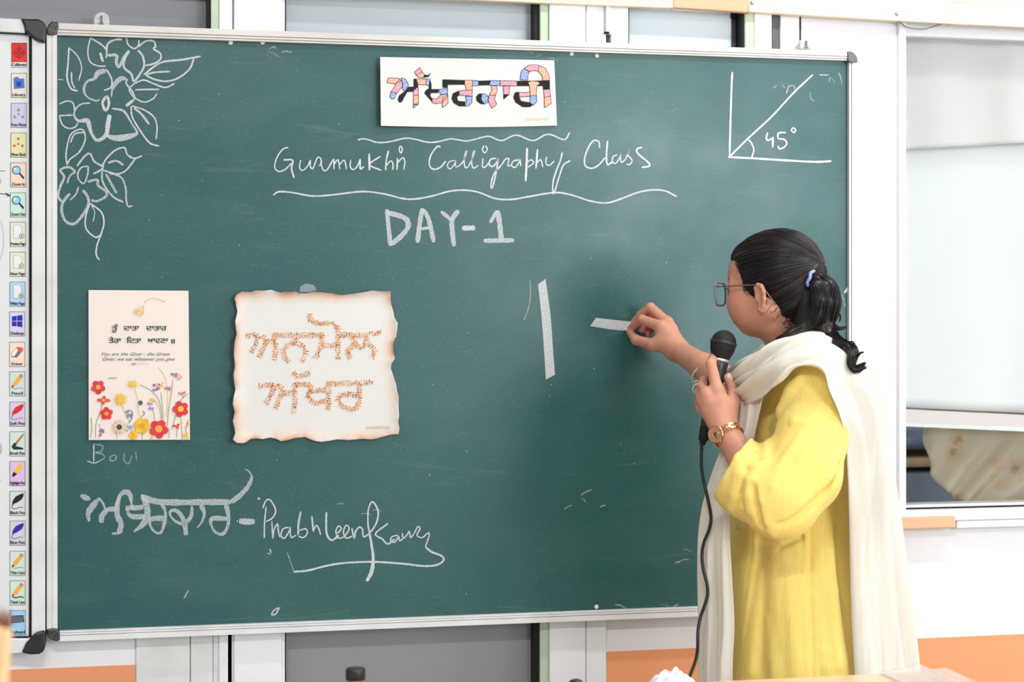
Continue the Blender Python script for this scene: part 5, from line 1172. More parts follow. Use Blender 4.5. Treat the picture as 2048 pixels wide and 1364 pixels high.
kx += crease([(1560, 1050, .5), (1600, 1030, 1), (1645, 985, 1), (1680, 930, .6)], 5, V_, .012, .002)
body_k = Grp(kops[:4])
kx += crease([(1611, 1030, .8), (1611, 1150, 1), (1614, 1260, 1), (1616, 1400, 1)], 4, R_, .008, .0028, body_k)
kx += crease([(1620, 1060, .8), (1619, 1170, 1), (1624, 1280, 1), (1626, 1400, 1)], 3.5, V_, .008, -.0005, body_k)
kx += crease([(1512, 1060, .5), (1510, 1120, 1), (1500, 1190, 1), (1488, 1270, .6)], 3, R_, .007, .002, body_k)
for a, b in (((1570, 1110), (1600, 1364)), ((1580, 1230), (1592, 1400)), ((1632, 1200), (1662, 1400)), ((1640, 1300), (1680, 1420)), ((1540, 1240), (1556, 1400)), ((1660, 1030), (1672, 1330)), ((1524, 1150), (1506, 1340))):
    kx += crease([(*a, .3), ((a[0]+b[0])/2, (a[1]+b[1])/2, 1), (*b, 1)], 8, R_, .016, .0055, body_k)
kx += crease([(1600, 1075, .4), (1560, 1090, 1), (1520, 1082, .5)], 5, V_, .012, .001, body_k)
cuff = [('s', inner, .0015)]
kg = Grp(kops+kx+cuff)
sdf_mesh('tunic', kg, .0021, yellow, per, lo=[q3(1400, 0, 3.0)[0], -1.42+.30, 2.95], hi=[q3(1740, 0, 3.4)[0], q3(0, 715, 3.2)[1], 3.62], ycoarse=q3(0, 1400, 3.2)[1], relax=2)
# trousers and shoes below the tunic
def leg2(hip, dz, kx_):
    kn = hip+np.array([kx_, -.40, dz]); an = np.array([kn[0]+.01, -1.42+.10, kn[2]]); return [('u', Seg(hip, .092, kn, .070), .04), ('u', Seg(kn, .070, an, .058), .03)]
sdf_mesh('trousers', Grp(leg2(hipL, -.01, -.02)+leg2(hipR, .02, -.01)), .008, trous, per, relax=2)
for hip, dz, kx_ in ((hipL, -.01, -.02), (hipR, .02, -.01)):
    an = np.array([hip[0]+kx_+.01, -1.42+.09, hip[2]+dz]); sg = Grp([('u', Seg(an+[.01, -.045, 0], .036, an+[-.15, -.058, .04], .030, (np.array([0, 1.0, 0]), .9)), .02)])
    sdf_mesh('shoe', sg, .006, mat('tan_shoe', (150, 112, 84), .5, .4), per)
# little white tassel at the waist seam
mb = MB(); rg = np.random.RandomState(2)
for k in range(12):
    p0 = np.array([1466+rg.uniform(-2, 4), 1056+rg.uniform(-2, 2)]); p2 = np.array([1478+rg.uniform(0, 20), 1058+rg.uniform(-10, 14)]); pm_ = (p0+p2)/2+rg.uniform(-3, 3, 2)
    dd = (march(body_k, p0[0]+8, p0[1]) or 3.2)-.004
    V, F = tube(c2w([q3(p0[0], p0[1], dd), q3(pm_[0], pm_[1], dd-.004), q3(p2[0], p2[1], dd-.001)]), [.0005, .0005, .0002], 4); mb.add(V, F)
o = mb.build('tassel', cream, per); o['kind'] = 'stuff'

# ------------------------------------------------------------------ cream scarf: one long cloth wound round the neck
def loft(name, secs, m, parent, per_=8, nv=46, pleats=None, seed=0, thick=.0018):
    """secs: (upper, lower, bulge) camera-aligned points; pleats(v, s) -> outward offset"""
    U = cr(np.array([s[0] for s in secs]), per_); L = cr(np.array([s[1] for s in secs]), per_)
    B = cr(np.array([[s[2], s[3] if len(s) > 3 else 1.0] for s in secs]), per_); n = len(U); v = np.linspace(0, 1, nv+1); V = np.empty((n, nv+1, 3)); T = np.gradient((U+L)/2, axis=0)
    for i in range(n):
        ac = L[i]-U[i]; nr = np.cross(T[i], ac); nr /= max(np.linalg.norm(nr), 1e-9)
        if nr[2] > 0: nr = -nr
        s = i/(n-1)
        off = B[i, 0]*np.sin(math.pi*v)**.8+pleats(v, s)*B[i, 1]
        V[i] = U[i][None]+ac[None]*v[:, None]+nr[None]*off[:, None]
    F = [(i*(nv+1)+j, i*(nv+1)+j+1, (i+1)*(nv+1)+j+1, (i+1)*(nv+1)+j) for i in range(n-1) for j in range(nv)]
    o = mk(name, c2w(V.reshape(-1, 3)), F, m, parent, True); md = o.modifiers.new('s', 'SOLIDIFY'); md.thickness = thick; md.offset = 0
    return o
scf = [(q3(1560, 690, 3.45), q3(1590, 742, 3.50), .0, .3), (q3(1528, 686, 3.43), q3(1520, 735, 3.47), .004, .5), (q3(1495, 710, 3.41), q3(1468, 776, 3.43), .010, .8), (q3(1464, 742, 3.36), q3(1468, 808, 3.34), .014, 1), (q3(1480, 726, 3.285), q3(1492, 808, 3.225), .016, 1),
  (q3(1510, 706, 3.262), q3(1528, 792, 3.168), .018, 1), (q3(1540, 690, 3.262), q3(1562, 764, 3.122), .018, 1), (q3(1577, 680, 3.262), q3(1592, 737, 3.110), .018, 1), (q3(1622, 676, 3.275), q3(1637, 742, 3.092), .026, 1), (q3(1668, 687, 3.30), q3(1656, 784, 3.086), .034, 1),
  (q3(1704, 712, 3.33), q3(1675, 830, 3.090), .036, 1), (q3(1732, 752, 3.37), q3(1691, 876, 3.105), .034, 1.1), (q3(1745, 810, 3.39), q3(1698, 940, 3.125), .028, 1.2), (q3(1760, 880, 3.40), q3(1703, 1010, 3.14), .022, 1.3), (q3(1788, 1010, 3.40), q3(1707, 1100, 3.165), .008, 1.5),
  (q3(1812, 1170, 3.39), q3(1710, 1220, 3.165), .006, 1.6), (q3(1833, 1345, 3.38), q3(1716, 1370, 3.165), .006, 1.7), (q3(1846, 1560, 3.38), q3(1722, 1580, 3.17), .006, 1.8), (q3(1850, 1720, 3.38), q3(1726, 1740, 3.17), .006, 1.8)]
def pl1(v, s):
    w = np.clip((s-.45)/.2, 0, 1); ph = s*6
    return .0062*np.sin(v*2*math.pi*2.6+ph*1.3)*(1-.3*w)+.0042*np.sin(v*2*math.pi*4.7-ph*1.7+1)*(1+.4*w)+.0022*np.sin(v*2*math.pi*8.5+ph*2.2+2)+.0018*np.sin(v*40+s*55)*(1-w)
scarf = root('scarf', (0, 0, 0)); bpy.data.objects.remove(scarf)
loft('scarf', scf, cream, per, 12, 70, pl1)
hang = [(q3(1474, 790, 3.27), q3(1530, 790, 3.19), .004, .6), (q3(1474, 850, 3.235), q3(1516, 856, 3.185), .004, .8), (q3(1442, 905, 3.225), q3(1500, 920, 3.19), .004, .8), (q3(1416, 985, 3.235), q3(1466, 1000, 3.19), .006, 1), (q3(1402, 1060, 3.24), q3(1462, 1070, 3.175), .008, 1),
  (q3(1399, 1150, 3.24), q3(1464, 1150, 3.165), .008, 1.1), (q3(1399, 1250, 3.235), q3(1467, 1250, 3.158), .008, 1.1), (q3(1398, 1364, 3.23), q3(1461, 1364, 3.15), .008, 1.2), (q3(1396, 1600, 3.225), q3(1466, 1600, 3.145), .008, 1.2)]
def pl2(v, s): return .0042*np.sin(v*2*math.pi*2.2+s*3)+.0022*np.sin(v*2*math.pi*5.1-s*2+1)
o = loft('scarf_end', hang, cream, per, 12, 40, pl2)

# ------------------------------------------------------------------ hair
hair_m, ht, hb_ = nt('dark_hair'); hb_.inputs['Base Color'].default_value = (*lin((34, 26, 25)), 1); hb_.inputs['Roughness'].default_value = .40; hb_.inputs['Specular IOR Level'].default_value = .38
a_ = ht.nodes.new('ShaderNodeAttribute'); a_.attribute_name = 'tint'; ht.links.new(a_.outputs['Color'], hb_.inputs['Base Color'])
tie = np.array([-.070, .010, .034])                    # where the band holds the hair (head frame)
def capdir(f, l, u): return hp(f, l, u)
cap = Grp([('u', hell((-.006, 0, .021), (.0845, .0765, .0860)), 0), ('u', hell((.028, 0, .034), (.070, .067, .061)), .02),
  ('u', hseg((-.050, .004, .020), .030, (-.066, .010, .032), .018), .03), ('u', hell((-.042, 0, -.028), (.042, .052, .034)), .03),
  # hairline: forehead, temple and round the ear
  ('s', hell((.102, 0, .016), (.038, .085, .066)), .010), ('s', hseg((.112, 0, -.020), .046, (.100, 0, -.050), .072), .010),
  ('s', hseg((.085, .075, .030), .041, (.072, .085, -.008), .040), .006), ('s', hseg((.060, .098, -.004), .040, (.046, .098, -.070), .062), .006), ('s', hseg((.060, -.098, -.004), .040, (.046, -.098, -.070), .062), .006),
  ('s', hseg((.001, .088, -.018), .0215, (-.002, .080, -.060), .040), .005), ('s', hseg((.001, -.088, -.018), .0215, (-.002, -.080, -.060), .040), .005),
  ('s', hell((.02, 0, -.09), (.085, .09, .042)), .008)])
def hair_cols(V):
    rg = np.random.RandomState(1); return np.tile(np.array(lin((17, 13, 13))), (len(V), 1))
hair = sdf_mesh('hair', cap, .0022, hair_m, per, relax=1, col_fn=hair_cols)
hmb = {'V': [], 'F': [], 'C': []}
def strand(P, r, c, n=3):
    """flat three-sided strand in camera-aligned coordinates"""
    P = np.asarray(P); m = len(P); rad = r*np.concatenate([np.linspace(.5, 1, 3), np.ones(max(m-6, 0)), np.linspace(1, .25, 3)])[:m] if m >= 6 else np.full(m, r)
    V, F = tube(P, rad, n, False); b = len(hmb['V']); hmb['V'] += V; hmb['F'] += [tuple(i+b for i in f) for f in F]; hmb['C'] += [c]*len(V)
def flush(name, par=None):
    o = mk(name, c2w(np.array(hmb['V'])), hmb['F'], hair_m, par or per, True, None, np.array(hmb['C'])); hmb['V'], hmb['F'], hmb['C'] = [], [], []; o['kind'] = 'stuff'; return o
rg = np.random.RandomState(11)
def hc():
    k = rg.rand(); b = (15, 12, 12) if k < .55 else ((27, 20, 19) if k < .88 else (54, 40, 35)); return lin(b)
# combed strands over the skull, all running to the band
ctr = np.array([-.004, 0, .020])
tdir = tie-ctr; tdir = tdir/np.linalg.norm(tdir)
made = 0
while made < 1150:
    az = rg.uniform(-math.pi, math.pi); el = rg.uniform(-.75, 1.5)
    s0 = np.array([math.cos(el)*math.cos(az), math.cos(el)*math.sin(az), math.sin(el)])
    ang = math.acos(np.clip(s0@tdir, -1, 1))
    if ang < .25: continue
    t = np.linspace(0, 1, 16); lenf = rg.uniform(.55, 1.0) if rg.rand() < .3 else 1.0
    D_ = np.array([(math.sin((1-x)*ang)*s0+math.sin(x*ang)*tdir)/math.sin(ang) for x in t*lenf])
    lat = np.cross(s0, tdir); lat /= max(np.linalg.norm(lat), 1e-6); D_ = D_+lat[None]*(np.sin(t*math.pi)*rg.uniform(-.02, .02))[:, None]; D_ /= np.linalg.norm(D_, axis=1)[:, None]
    # shoot each point onto the cap
    pts = hp(0, 0, 0)+(ctr[0]*HF+ctr[1]*HL+ctr[2]*HU)
    dw = D_@HA; rad = np.full(len(dw), .05); hit = np.zeros(len(dw), bool)
    lo_, hi_ = np.full(len(dw), .04), np.full(len(dw), .125)
    for _ in range(9):
        mi = (lo_+hi_)/2; ins = cap.d(pts+dw*mi[:, None]) < 0; lo_ = np.where(ins, mi, lo_); hi_ = np.where(ins, hi_, mi)
    sk = (lo_+hi_)/2
    ok = sk > .062
    if ok.sum() < 8: continue
    first = np.argmax(ok); sel = slice(first, None)
    if not ok[first:].all(): 
        bad = first+np.argmax(~ok[first:]); sel = slice(first, bad)
        if bad-first < 6: continue
    P = pts+dw[sel]*(sk[sel]+rg.uniform(-.0004, .0010))[:, None]
    strand(P, rg.uniform(.0006, .0013), hc()); made += 1
flush('hair_strands', hair)
# folded pony tail: a loop bulging behind the band, then loose curls
def bundle(path, radii, n, curl=0.0, cf=10, thick=(.0006, .0012), seed=0, col=None, fr=1.0):
    r_ = np.random.RandomState(seed); C = cr(np.array([q3(*p) for p in path]), 8); R = cr(np.array([[x*path[0][2]/FPX] for x in radii]), 8)[:, 0]; m = len(C)
    T = np.gradient(C, axis=0); T /= np.linalg.norm(T, axis=1)[:, None]; N, B = frame_axes(T[0]); NN, BB = [], []
    for i in range(m):
        N = N-T[i]*N.dot(T[i]); N /= np.linalg.norm(N); NN.append(N); BB.append(np.cross(T[i], N))
    NN, BB = np.array(NN), np.array(BB); s = np.linspace(0, 1, m)
    for k in range(n):
        a = r_.uniform(0, 2*math.pi); q = math.sqrt(r_.rand()) if r_.rand() < .5 else r_.uniform(.85, 1.02); tw = r_.uniform(-.5, .5)
        e0 = 0 if r_.rand() < .7 else r_.randint(0, 3); e1 = m if r_.rand() < .6 else m-r_.randint(1, max(2, m//5)); aa = a+tw*s; cu = curl*r_.uniform(.3, 1.2)*s*np.sin(s*cf+r_.uniform(0, 1.2))
        P = C+NN*(np.cos(aa)*q*R+cu)[:, None]+BB*(np.sin(aa)*q*R+curl*.6*s*np.cos(s*cf*.9+r_.uniform(0, 1)))[:, None]
        if e1-e0 >= 6: strand(P[e0:e1], r_.uniform(*thick), col or hc())
    return C, R
def core(path, radii, k=.01): return ('u', chain([(q3(*p), r*p[2]/FPX) for p, r in zip(path, radii)], k), k)
TP = HC+HF*tie[0]+HL*tie[1]+HU*tie[2]; tpx = 1024+TP[0]/TP[2]*FPX; tpy = HY-TP[1]/TP[2]*FPX; td = TP[2]
B1 = [(1620, 560, 3.27), (1638, 560, 3.26), (1655, 576, 3.25), (1658, 604, 3.25), (1650, 634, 3.255), (1632, 654, 3.265)]; R1 = [9, 15, 20, 24, 23, 18]
B2 = [(1620, 560, 3.25), (1634, 574, 3.235), (1640, 600, 3.23), (1634, 628, 3.235), (1622, 650, 3.245), (1612, 668, 3.25)]; R2 = [8, 15, 20, 22, 19, 14]
B3 = [(1610, 566, 3.265), (1612, 590, 3.25), (1612, 620, 3.25), (1610, 645, 3.25), (1606, 664, 3.25)]; R3 = [8, 16, 20, 20, 14]
B4 = [(1628, 636, 3.25), (1648, 656, 3.255), (1666, 678, 3.225), (1682, 690, 3.19), (1698, 697, 3.16), (1705, 716, 3.14), (1711, 733, 3.135), (1728, 738, 3.13)]; R4 = [16, 17, 14, 12, 11, 8, 6, 3]
B5 = [(1612, 654, 3.245), (1598, 664, 3.24), (1580, 671, 3.235), (1566, 677, 3.232), (1554, 684, 3.235)]; R5 = [18, 16, 13, 8, 5]
B6 = [(1640, 642, 3.25), (1650, 664, 3.24), (1660, 684, 3.235), (1650, 690, 3.23), (1630, 684, 3.23), (1606, 680, 3.23)]; R6 = [14, 15, 12, 10, 8, 6]
bun = Grp([core(B1, [r*.86 for r in R1]), core(B2, [r*.86 for r in R2]), core(B3, [r*.9 for r in R3]), core(B4[:6], [r*.72 for r in R4[:6]]), core(B5, [r*.8 for r in R5]), core(B6, [r*.8 for r in R6])])
pt_o = sdf_mesh('pony_tail', bun, .0025, hair_m, per, relax=1, col_fn=hair_cols)
bundle(B1, R1, 230, .001, 6, seed=1); bundle(B2, R2, 190, .001, 6, seed=2); bundle(B3, R3, 130, .001, 5, seed=3); bundle(B4, R4, 190, .006, 16, seed=4); bundle(B5, R5, 110, .002, 8, seed=5); bundle(B6, R6, 120, .003, 9, seed=6)
# stray curls
bundle([(1662, 612, 3.25), (1672, 618, 3.25), (1680, 632, 3.25), (1678, 645, 3.25)], [2, 2, 2, 1], 9, .001, 6, (.0004, .0007), 7)
bundle([(1652, 640, 3.25), (1664, 648, 3.25), (1676, 656, 3.25), (1694, 654, 3.25)], [6, 5, 4, 2], 26, .002, 9, (.0004, .0008), 8)
bundle([(1690, 694, 3.175), (1704, 686, 3.155), (1708, 702, 3.145), (1702, 726, 3.135), (1712, 733, 3.13), (1732, 728, 3.13)], [5, 4, 4, 4, 3, 2], 40, .003, 10, (.0004, .0009), 9)
bundle([(1694, 690, 3.165), (1708, 700, 3.145), (1714, 712, 3.135), (1722, 706, 3.13), (1728, 704, 3.13)], [5, 4, 3, 2, 1], 26, .002, 9, (.0004, .0008), 10)
bundle([(1700, 712, 3.145), (1700, 730, 3.135), (1712, 740, 3.13), (1733, 735, 3.13)], [6, 5, 4, 2], 40, .001, 6, (.0004, .0009), 12)
bundle([(1650, 655, 3.25), (1662, 668, 3.24), (1676, 676, 3.21), (1690, 690, 3.17)], [8, 8, 7, 5], 40, .004, 12, (.0004, .0008), 13)
flush('loose_strands', pt_o)
# baby hair at nape, temple and hairline, lying on the skin
rg = np.random.RandomState(21)
def onskin(px, py, g=body, lift=.0008):
    d = march(g, px, py, 3.1, 3.6); return None if d is None else q3(px, py, d-lift)
for k in range(95):
    x0 = rg.uniform(1528, 1582); y0_ = 600+(x0-1528)*.62+rg.uniform(-4, 14); P = []
    dx, dy = rg.uniform(10, 30), rg.uniform(12, 30)
    for t in np.linspace(0, 1, 6):
        p = onskin(x0+dx*(1-t)**1.3*.9+4, y0_+dy*t+rg.uniform(-.3, .3)); 
        if p is not None: P.append(p)
    if len(P) >= 4: strand(P, rg.uniform(.00022, .0004), lin((70, 46, 38)))
for k in range(70):
    x0 = rg.uniform(1560, 1590); y0_ = rg.uniform(640, 668); P = []
    for t in np.linspace(0, 1, 6):
        p = onskin(x0+t*26, y0_+6*t-10*t*t); 
        if p is not None: P.append(p)
    if len(P) >= 4: strand(P, rg.uniform(.0003, .0006), lin((52, 36, 32)))
for k in range(60):
    x0 = rg.uniform(1466, 1498); y0_ = 508+(x0-1466)*1.9+rg.uniform(-3, 6); P = []
    for t in np.linspace(0, 1, 6):
        p = onskin(x0+t*rg.uniform(3, 14), y0_+t*26); 
        if p is not None: P.append(p)
    if len(P) >= 4: strand(P, rg.uniform(.0003, .0006), lin((48, 34, 30)))
for k in range(60):                         # sideburn in front of the ear
    x0 = rg.uniform(1482, 1502); y0_ = rg.uniform(564, 574); P = []
    for t in np.linspace(0, 1, 6):
        p = onskin(x0+t*3-(x0-1492)*t*.5, y0_+t*rg.uniform(10, 26)); 
        if p is not None: P.append(p)
    if len(P) >= 4: strand(P, rg.uniform(.0003, .0006), lin((40, 28, 26)))
if hmb['V']: flush('baby_hair', hair)
# eyelashes of the visible side
V, F = tube(c2w(np.array([hp(.0835, .020, -.003), hp(.0845, .031, .000), hp(.081, .042, -.003)])), .0011, 5); mk('eyelash', V, F, M['seal'], per, True)
# lilac hair band
bc = q3(1622, 558, 3.245); ax_ = np.array([.80, -.28, -.35]); ax_ /= np.linalg.norm(ax_); N, B = frame_axes(ax_)
ring_pts = [bc+.0150*(math.cos(a)*N+math.sin(a)*B)+ax_*.0012*math.sin(5*a) for a in np.linspace(0, 2*math.pi, 41)]
V, F = tube(c2w(ring_pts), .0030, 8, False); mk('hair_band', V, F, mat('lilac_band', (150, 160, 224), .6, .3, bump=.6, bs=500), per, True)

# ------------------------------------------------------------------ things she wears
gl = mat('grey_glasses', (122, 112, 124), .3, .6, coat=.4)
sp = root('eyeglasses', c2w(hp(.095, 0, 0))[0]-wloc(per)); sp.parent = per
def lens_loop(s):
    pts = []
    for a in np.linspace(0, 2*math.pi, 37)[:-1]:
        c_, s_ = math.cos(a), math.sin(a); x = .0245*abs(c_)**.5*(1 if c_ > 0 else -1); y = .0215*abs(s_)**.55*(1 if s_ > 0 else -1)
        lx = .0300+x*(1-.06*(y < 0)); pts.append(hp(.1085-.25*max(lx-.015, 0)**1.2, s*lx, y-.007))
    return np.array(pts)
gm2, gt2, gb2 = nt('spectacle_glass'); gb2.inputs['Base Color'].default_value = (.90, .97, .97, 1); gb2.inputs['Roughness'].default_value = .03; gb2.inputs['Transmission Weight'].default_value = 1; gb2.inputs['IOR'].default_value = 1.04
for s in (1, -1):
    L_ = lens_loop(s); c_ = L_.mean(0); P = np.vstack([L_, L_[:1], L_[1:2]]); V, F = tube(c2w(P), .0021, 8, False); mk('lens_rim', V, F, gl, sp, True)
    V = list(c2w(c_+(L_-c_)*.97)); V2 = list(c2w(c_+(L_-c_)*.97+HF*(-.0012))); n = len(V); mk('lens', V+V2, [tuple(range(n)), tuple(range(2*n-1, n-1, -1))]+[(i, i+n, (i+1) % n+n, (i+1) % n) for i in range(n)], gm2, sp)
    P = [hp(.0985, s*.0545, .006), hp(.092, s*.0665, .006), hp(.070, s*.0745, .0045), hp(.040, s*.0785, .004), (hp(.010, s*.0785, .003)), hp(-.008, s*.0785, -.002), hp(-.022, s*.077, -.020), hp(-.030, s*.0745, -.032)]
    V, F = tube(c2w(cr(np.array(P), 5)), .0012, 8); mk('temple_arm', V, F, M['metal'] if 0 else mat('brown_steel', (120, 104, 100), .3, .5, metal=.6), sp, True)
V, F = tube(c2w(cr(np.array([hp(.1080, .008, .002), hp(.112, 0, .005), hp(.1080, -.008, .002)]), 5)), .0013, 8); mk('bridge', V, F, gl, sp, True)
p = hp(-.001, .0805, -.041); V, F = lathe(c2w(p)[0], c2w(HL)[0]-CAM, [(-.001, .0016), (.0005, .0022), (.0015, .0016), (.002, .0003)], 10); mk('earring', V, F, M['goldm'], per, True)
V, F = tube(c2w([p+HL*.001+HU*(.0035*math.cos(a))+HF*(.0022*math.sin(a)) for a in np.linspace(0, 2*math.pi, 17)]), .0005, 6, False); mk('earring_hoop', V, F, M['goldm'], per, True)
# silver bangle on the writing arm
ba = (wrR[0]-elR); ba /= np.linalg.norm(ba)
axb = np.array([-.72, .38, .58]); axb /= np.linalg.norm(axb)
bd_ = 3.50+(DBd-.108-3.50)*(1468-1409)/(1468-1354); bcn = q3(1406, 738, bd_); N = np.array([.34, .62, 0.0]); 
e1 = q3(1432, 713, bd_)-q3(1387, 758, bd_); Rb = np.linalg.norm(e1)/2*1.07; e1 /= np.linalg.norm(e1)
e2 = np.array([-.40, .12, -1.0]); e2 -= e1*(e2@e1); e2 /= np.linalg.norm(e2)
V, F = tube(c2w([bcn+Rb*(math.cos(a)*e1+math.sin(a)*e2) for a in np.linspace(0, 2*math.pi, 61)]), .0021, 10, False); mk('bangle', V, F, M['chrome'], per, True)
# ring on the ring finger of the left hand
rc_ = q3(1396, 777, D+.040); rt = fL[2][1][0]-fL[2][0][0]; rt /= np.linalg.norm(rt); N, B = frame_axes(rt)
V, F = tube(c2w([rc_+.0096*(math.cos(a)*N+math.sin(a)*B) for a in np.linspace(0, 2*math.pi, 33)]), .0010, 8, False); mk('ring', V, F, M['chrome'], per, True)
# rose gold watch: bracelet links and a round case
fa = elL-wrL; fa /= np.linalg.norm(fa)
wt = root('wristwatch', c2w(wrL)[0]-wloc(per)); wt.parent = per
wc = wrL+fa*.010; case_c = q3(1430, 861, 3.188)
u1 = case_c-wc; u1 -= fa*(u1@fa); rl = np.linalg.norm(u1); u1 /= rl; u2 = np.cross(fa, u1); RW = .0285
tilt = fa+0*u1
def cyl_part(name, c, ax, prof, m, n=28): V, F = lathe(c2w(c)[0], c2w(ax)[0]-CAM, prof, n); return mk(name, V, F, m, wt, True)
cpos = wc+u1*(RW+.001)
dial_n = u1*.75+np.array([-.15, .10, -.62]); dial_n /= np.linalg.norm(dial_n)
cyl_part('case', cpos, dial_n, [(-.004, .0125), (-.001, .0150), (.0030, .0155), (.0042, .0140), (.0040, .0128)], M['goldm'], 40)
cyl_part('dial', cpos, dial_n, [(.0030, .0128), (.0036, .0127), (.0036, .0001)], mat('rose_dial', (226, 180, 156), .3, .5, metal=.3), 40)
cyl_part('dial_ring', cpos, dial_n, [(.0036, .0070), (.0041, .0068), (.0041, .0055), (.0036, .0053)], M['goldm'], 30)
cyl_part('dial_center', cpos, dial_n, [(.0036, .0040), (.0042, .0036), (.0043, .0004)], mat('dial_brown', (128, 92, 78), .3, .5, metal=.4), 20)
Nn, Bb = frame_axes(dial_n)
for k, (L_, a) in enumerate(((.006, .6), (.009, 2.6))):
    dv = (math.cos(a)*Nn+math.sin(a)*Bb); V, F = tube(c2w([cpos+dial_n*.0048-dv*.002, cpos+dial_n*.0048+dv*L_]), .00035, 5); mk('watch_hand', V, F, M['seal'], wt)
V, F = tube(c2w([cpos+fa*.0150, cpos+fa*.0178]), .0017, 10); mk('crown', V, F, M['goldm'], wt, True)
rx_ = .0275; nl = 22
for k in range(nl):
    a = 2*math.pi*k/nl
    if math.cos(a) > .86: continue
    for j, w_ in ((-1, .0042), (0, .0044), (1, .0042)):
        aa = a+(math.pi/nl if j == 0 else 0); rad_ = rx_; c_ = wc+rad_*(math.cos(aa)*u1+math.sin(aa)*u2)+fa*j*.0043; tg = -math.sin(aa)*u1+math.cos(aa)*u2; nn = math.cos(aa)*u1+math.sin(aa)*u2
        V = [c_+tg*sx*.0034+fa*sy*w_/2+nn*sz*.0013 for sx in (-1, 1) for sy in (-1, 1) for sz in (-1, 1)]
        bevel(mk('bracelet_link', c2w(V), [(0, 1, 3, 2), (4, 6, 7, 5), (0, 4, 5, 1), (2, 3, 7, 6), (0, 2, 6, 4), (1, 5, 7, 3)], M['goldm'], wt), .0007, 2)

# ------------------------------------------------------------------ microphone and chalk in her hands
mic = root('microphone', QW(1428, 780, 3.255), 'black wired microphone with a mesh head held upright in her left hand', 'microphone')
mA, mB_ = q3(1447, 686, 3.262), q3(1408, 872, 3.250); ma = mB_-mA; mL = np.linalg.norm(ma); ma /= mL; k_ = 3.26/FPX
def mp(name, prof, m, n=36): V, F = lathe(c2w(mA)[0], c2w(ma)[0]-CAM, [(t*k_, r*k_) for t, r in prof], n); return mk(name, V, F, m, mic, True)
mesh_m, mt_, mbb = nt('mesh_grille'); mbb.inputs['Base Color'].default_value = (*lin((20, 20, 21)), 1); mbb.inputs['Roughness'].default_value = .55; mbb.inputs['Metallic'].default_value = .3
tc = mt_.nodes.new('ShaderNodeTexCoord'); vv = mt_.nodes.new('ShaderNodeTexVoronoi'); vv.inputs['Scale'].default_value = 650; mt_.links.new(tc.outputs['Object'], vv.inputs[0])
bp = mt_.nodes.new('ShaderNodeBump'); bp.inputs['Strength'].default_value = .8; bp.inputs['Distance'].default_value = .001; mt_.links.new(vv.outputs[0], bp.inputs['Height']); mt_.links.new(bp.outputs[0], mbb.inputs['Normal'])
mp('grille', [(-26.0*math.cos(a), max(25.5*math.sin(a), .2)) for a in np.linspace(0, math.pi/2, 12)]+[(4, 25.6), (12, 24.8), (20, 22.5), (28, 19), (33, 17.6)], mesh_m)
mp('grille_band', [(-3.4, 25.6), (-3, 26.9), (2.6, 26.9), (3, 25.6)], M['black'])
mp('collar', [(32, 17.5), (32.5, 18.2), (37, 18.2), (37.6, 17.2)], M['chrome'])
mp('handle', [(37, 17.3), (41, 18.4), (55, 17.8), (90, 15.8), (130, 13.2), (168, 11.6), (172, 10.6), (172.5, .3)], M['black'])
mp('plug', [(171, 10.8), (173, 11.6), (198, 9.8), (200, 7.2), (208, 5.6), (209, .3)], M['seal'])
cab = [(1405, 876), (1403, 900), (1403, 935), (1408, 965), (1416, 1000), (1422, 1035), (1418, 1060), (1408, 1085), (1404, 1110), (1407, 1140), (1414, 1168), (1415, 1190), (1409, 1212), (1401, 1235), (1396, 1262), (1395, 1300), (1390, 1325), (1380, 1352), (1374, 1375), (1368, 1410)]
cd_ = [3.25, 3.235, 3.22, 3.20, 3.19, 3.185, 3.185, 3.19, 3.19, 3.185, 3.18, 3.18, 3.18, 3.18, 3.17, 3.15, 3.11, 3.05, 3.0, 2.96]
CP = cr(np.array([q3(a, b, c_) for (a, b), c_ in zip(cab, cd_)]), 8); CP2 = [CP[-1]+np.array([-.02*t, -.9*t*t-.25*t, -.05*t]) for t in np.linspace(.1, .62, 8)]
CP2 = [p for p in CP2 if p[1] > -1.40]
V, F = tube(c2w(np.vstack([CP, CP2])), .0030, 10); mk('cable', V, F, mat('black_rubber', (24, 26, 27), .45, .45), mic, True)
chk = mat('chalk_stick', (244, 243, 240), .9, .1, bump=.2, bs=300)
ca, cb2 = q3(1268, 641, DBd-.0095), q3(1254, 661, DBd-.0085); dv = cb2-ca; lc = np.linalg.norm(dv); V, F = lathe(c2w(ca)[0], c2w(dv)[0]-CAM, [(-.001, .0030), (.0, .0050), (lc, .0050), (lc+.001, .0030)], 16)
o = mk('chalk_stick', V, F, chk, None, True); meta(o, 'short white chalk stick pinched in her right fingers against the board', 'chalk'); bevel(o, .0005)

# ------------------------------------------------------------------ foreground
TY = (QW(1600, 1354, 2.97))
zt_top = TY[2]
tb = root('table', (TY[0], TY[1]-.35, 0), 'cream laminate table at the bottom edge in front of the woman', 'table')
tmat = mat('table_laminate', (232, 196, 158), .3, .5, var=.08, vs=3, stretch=(.3, 1, 1), coat=.2)
ex = wp(1868, 1354, TY[1])[0]
box('tabletop', -.55, ex, TY[1]-.62, TY[1], zt_top-.028, zt_top, tmat, tb, .004)
box('edge_band', -.552, ex+.002, TY[1]-.622, TY[1]+.002, zt_top-.022, zt_top-.006, mat('edge_trim', (214, 176, 140), .4, .4), tb, .002)
for x_ in (-.48, ex-.06):
    for y_ in (TY[1]-.57, TY[1]-.05):
        box('leg', x_-.018, x_+.018, y_-.018, y_+.018, 0, zt_top-.028, M['metal'] if 0 else mat('grey_leg', (120, 120, 122), .4, .5), tb, .003)
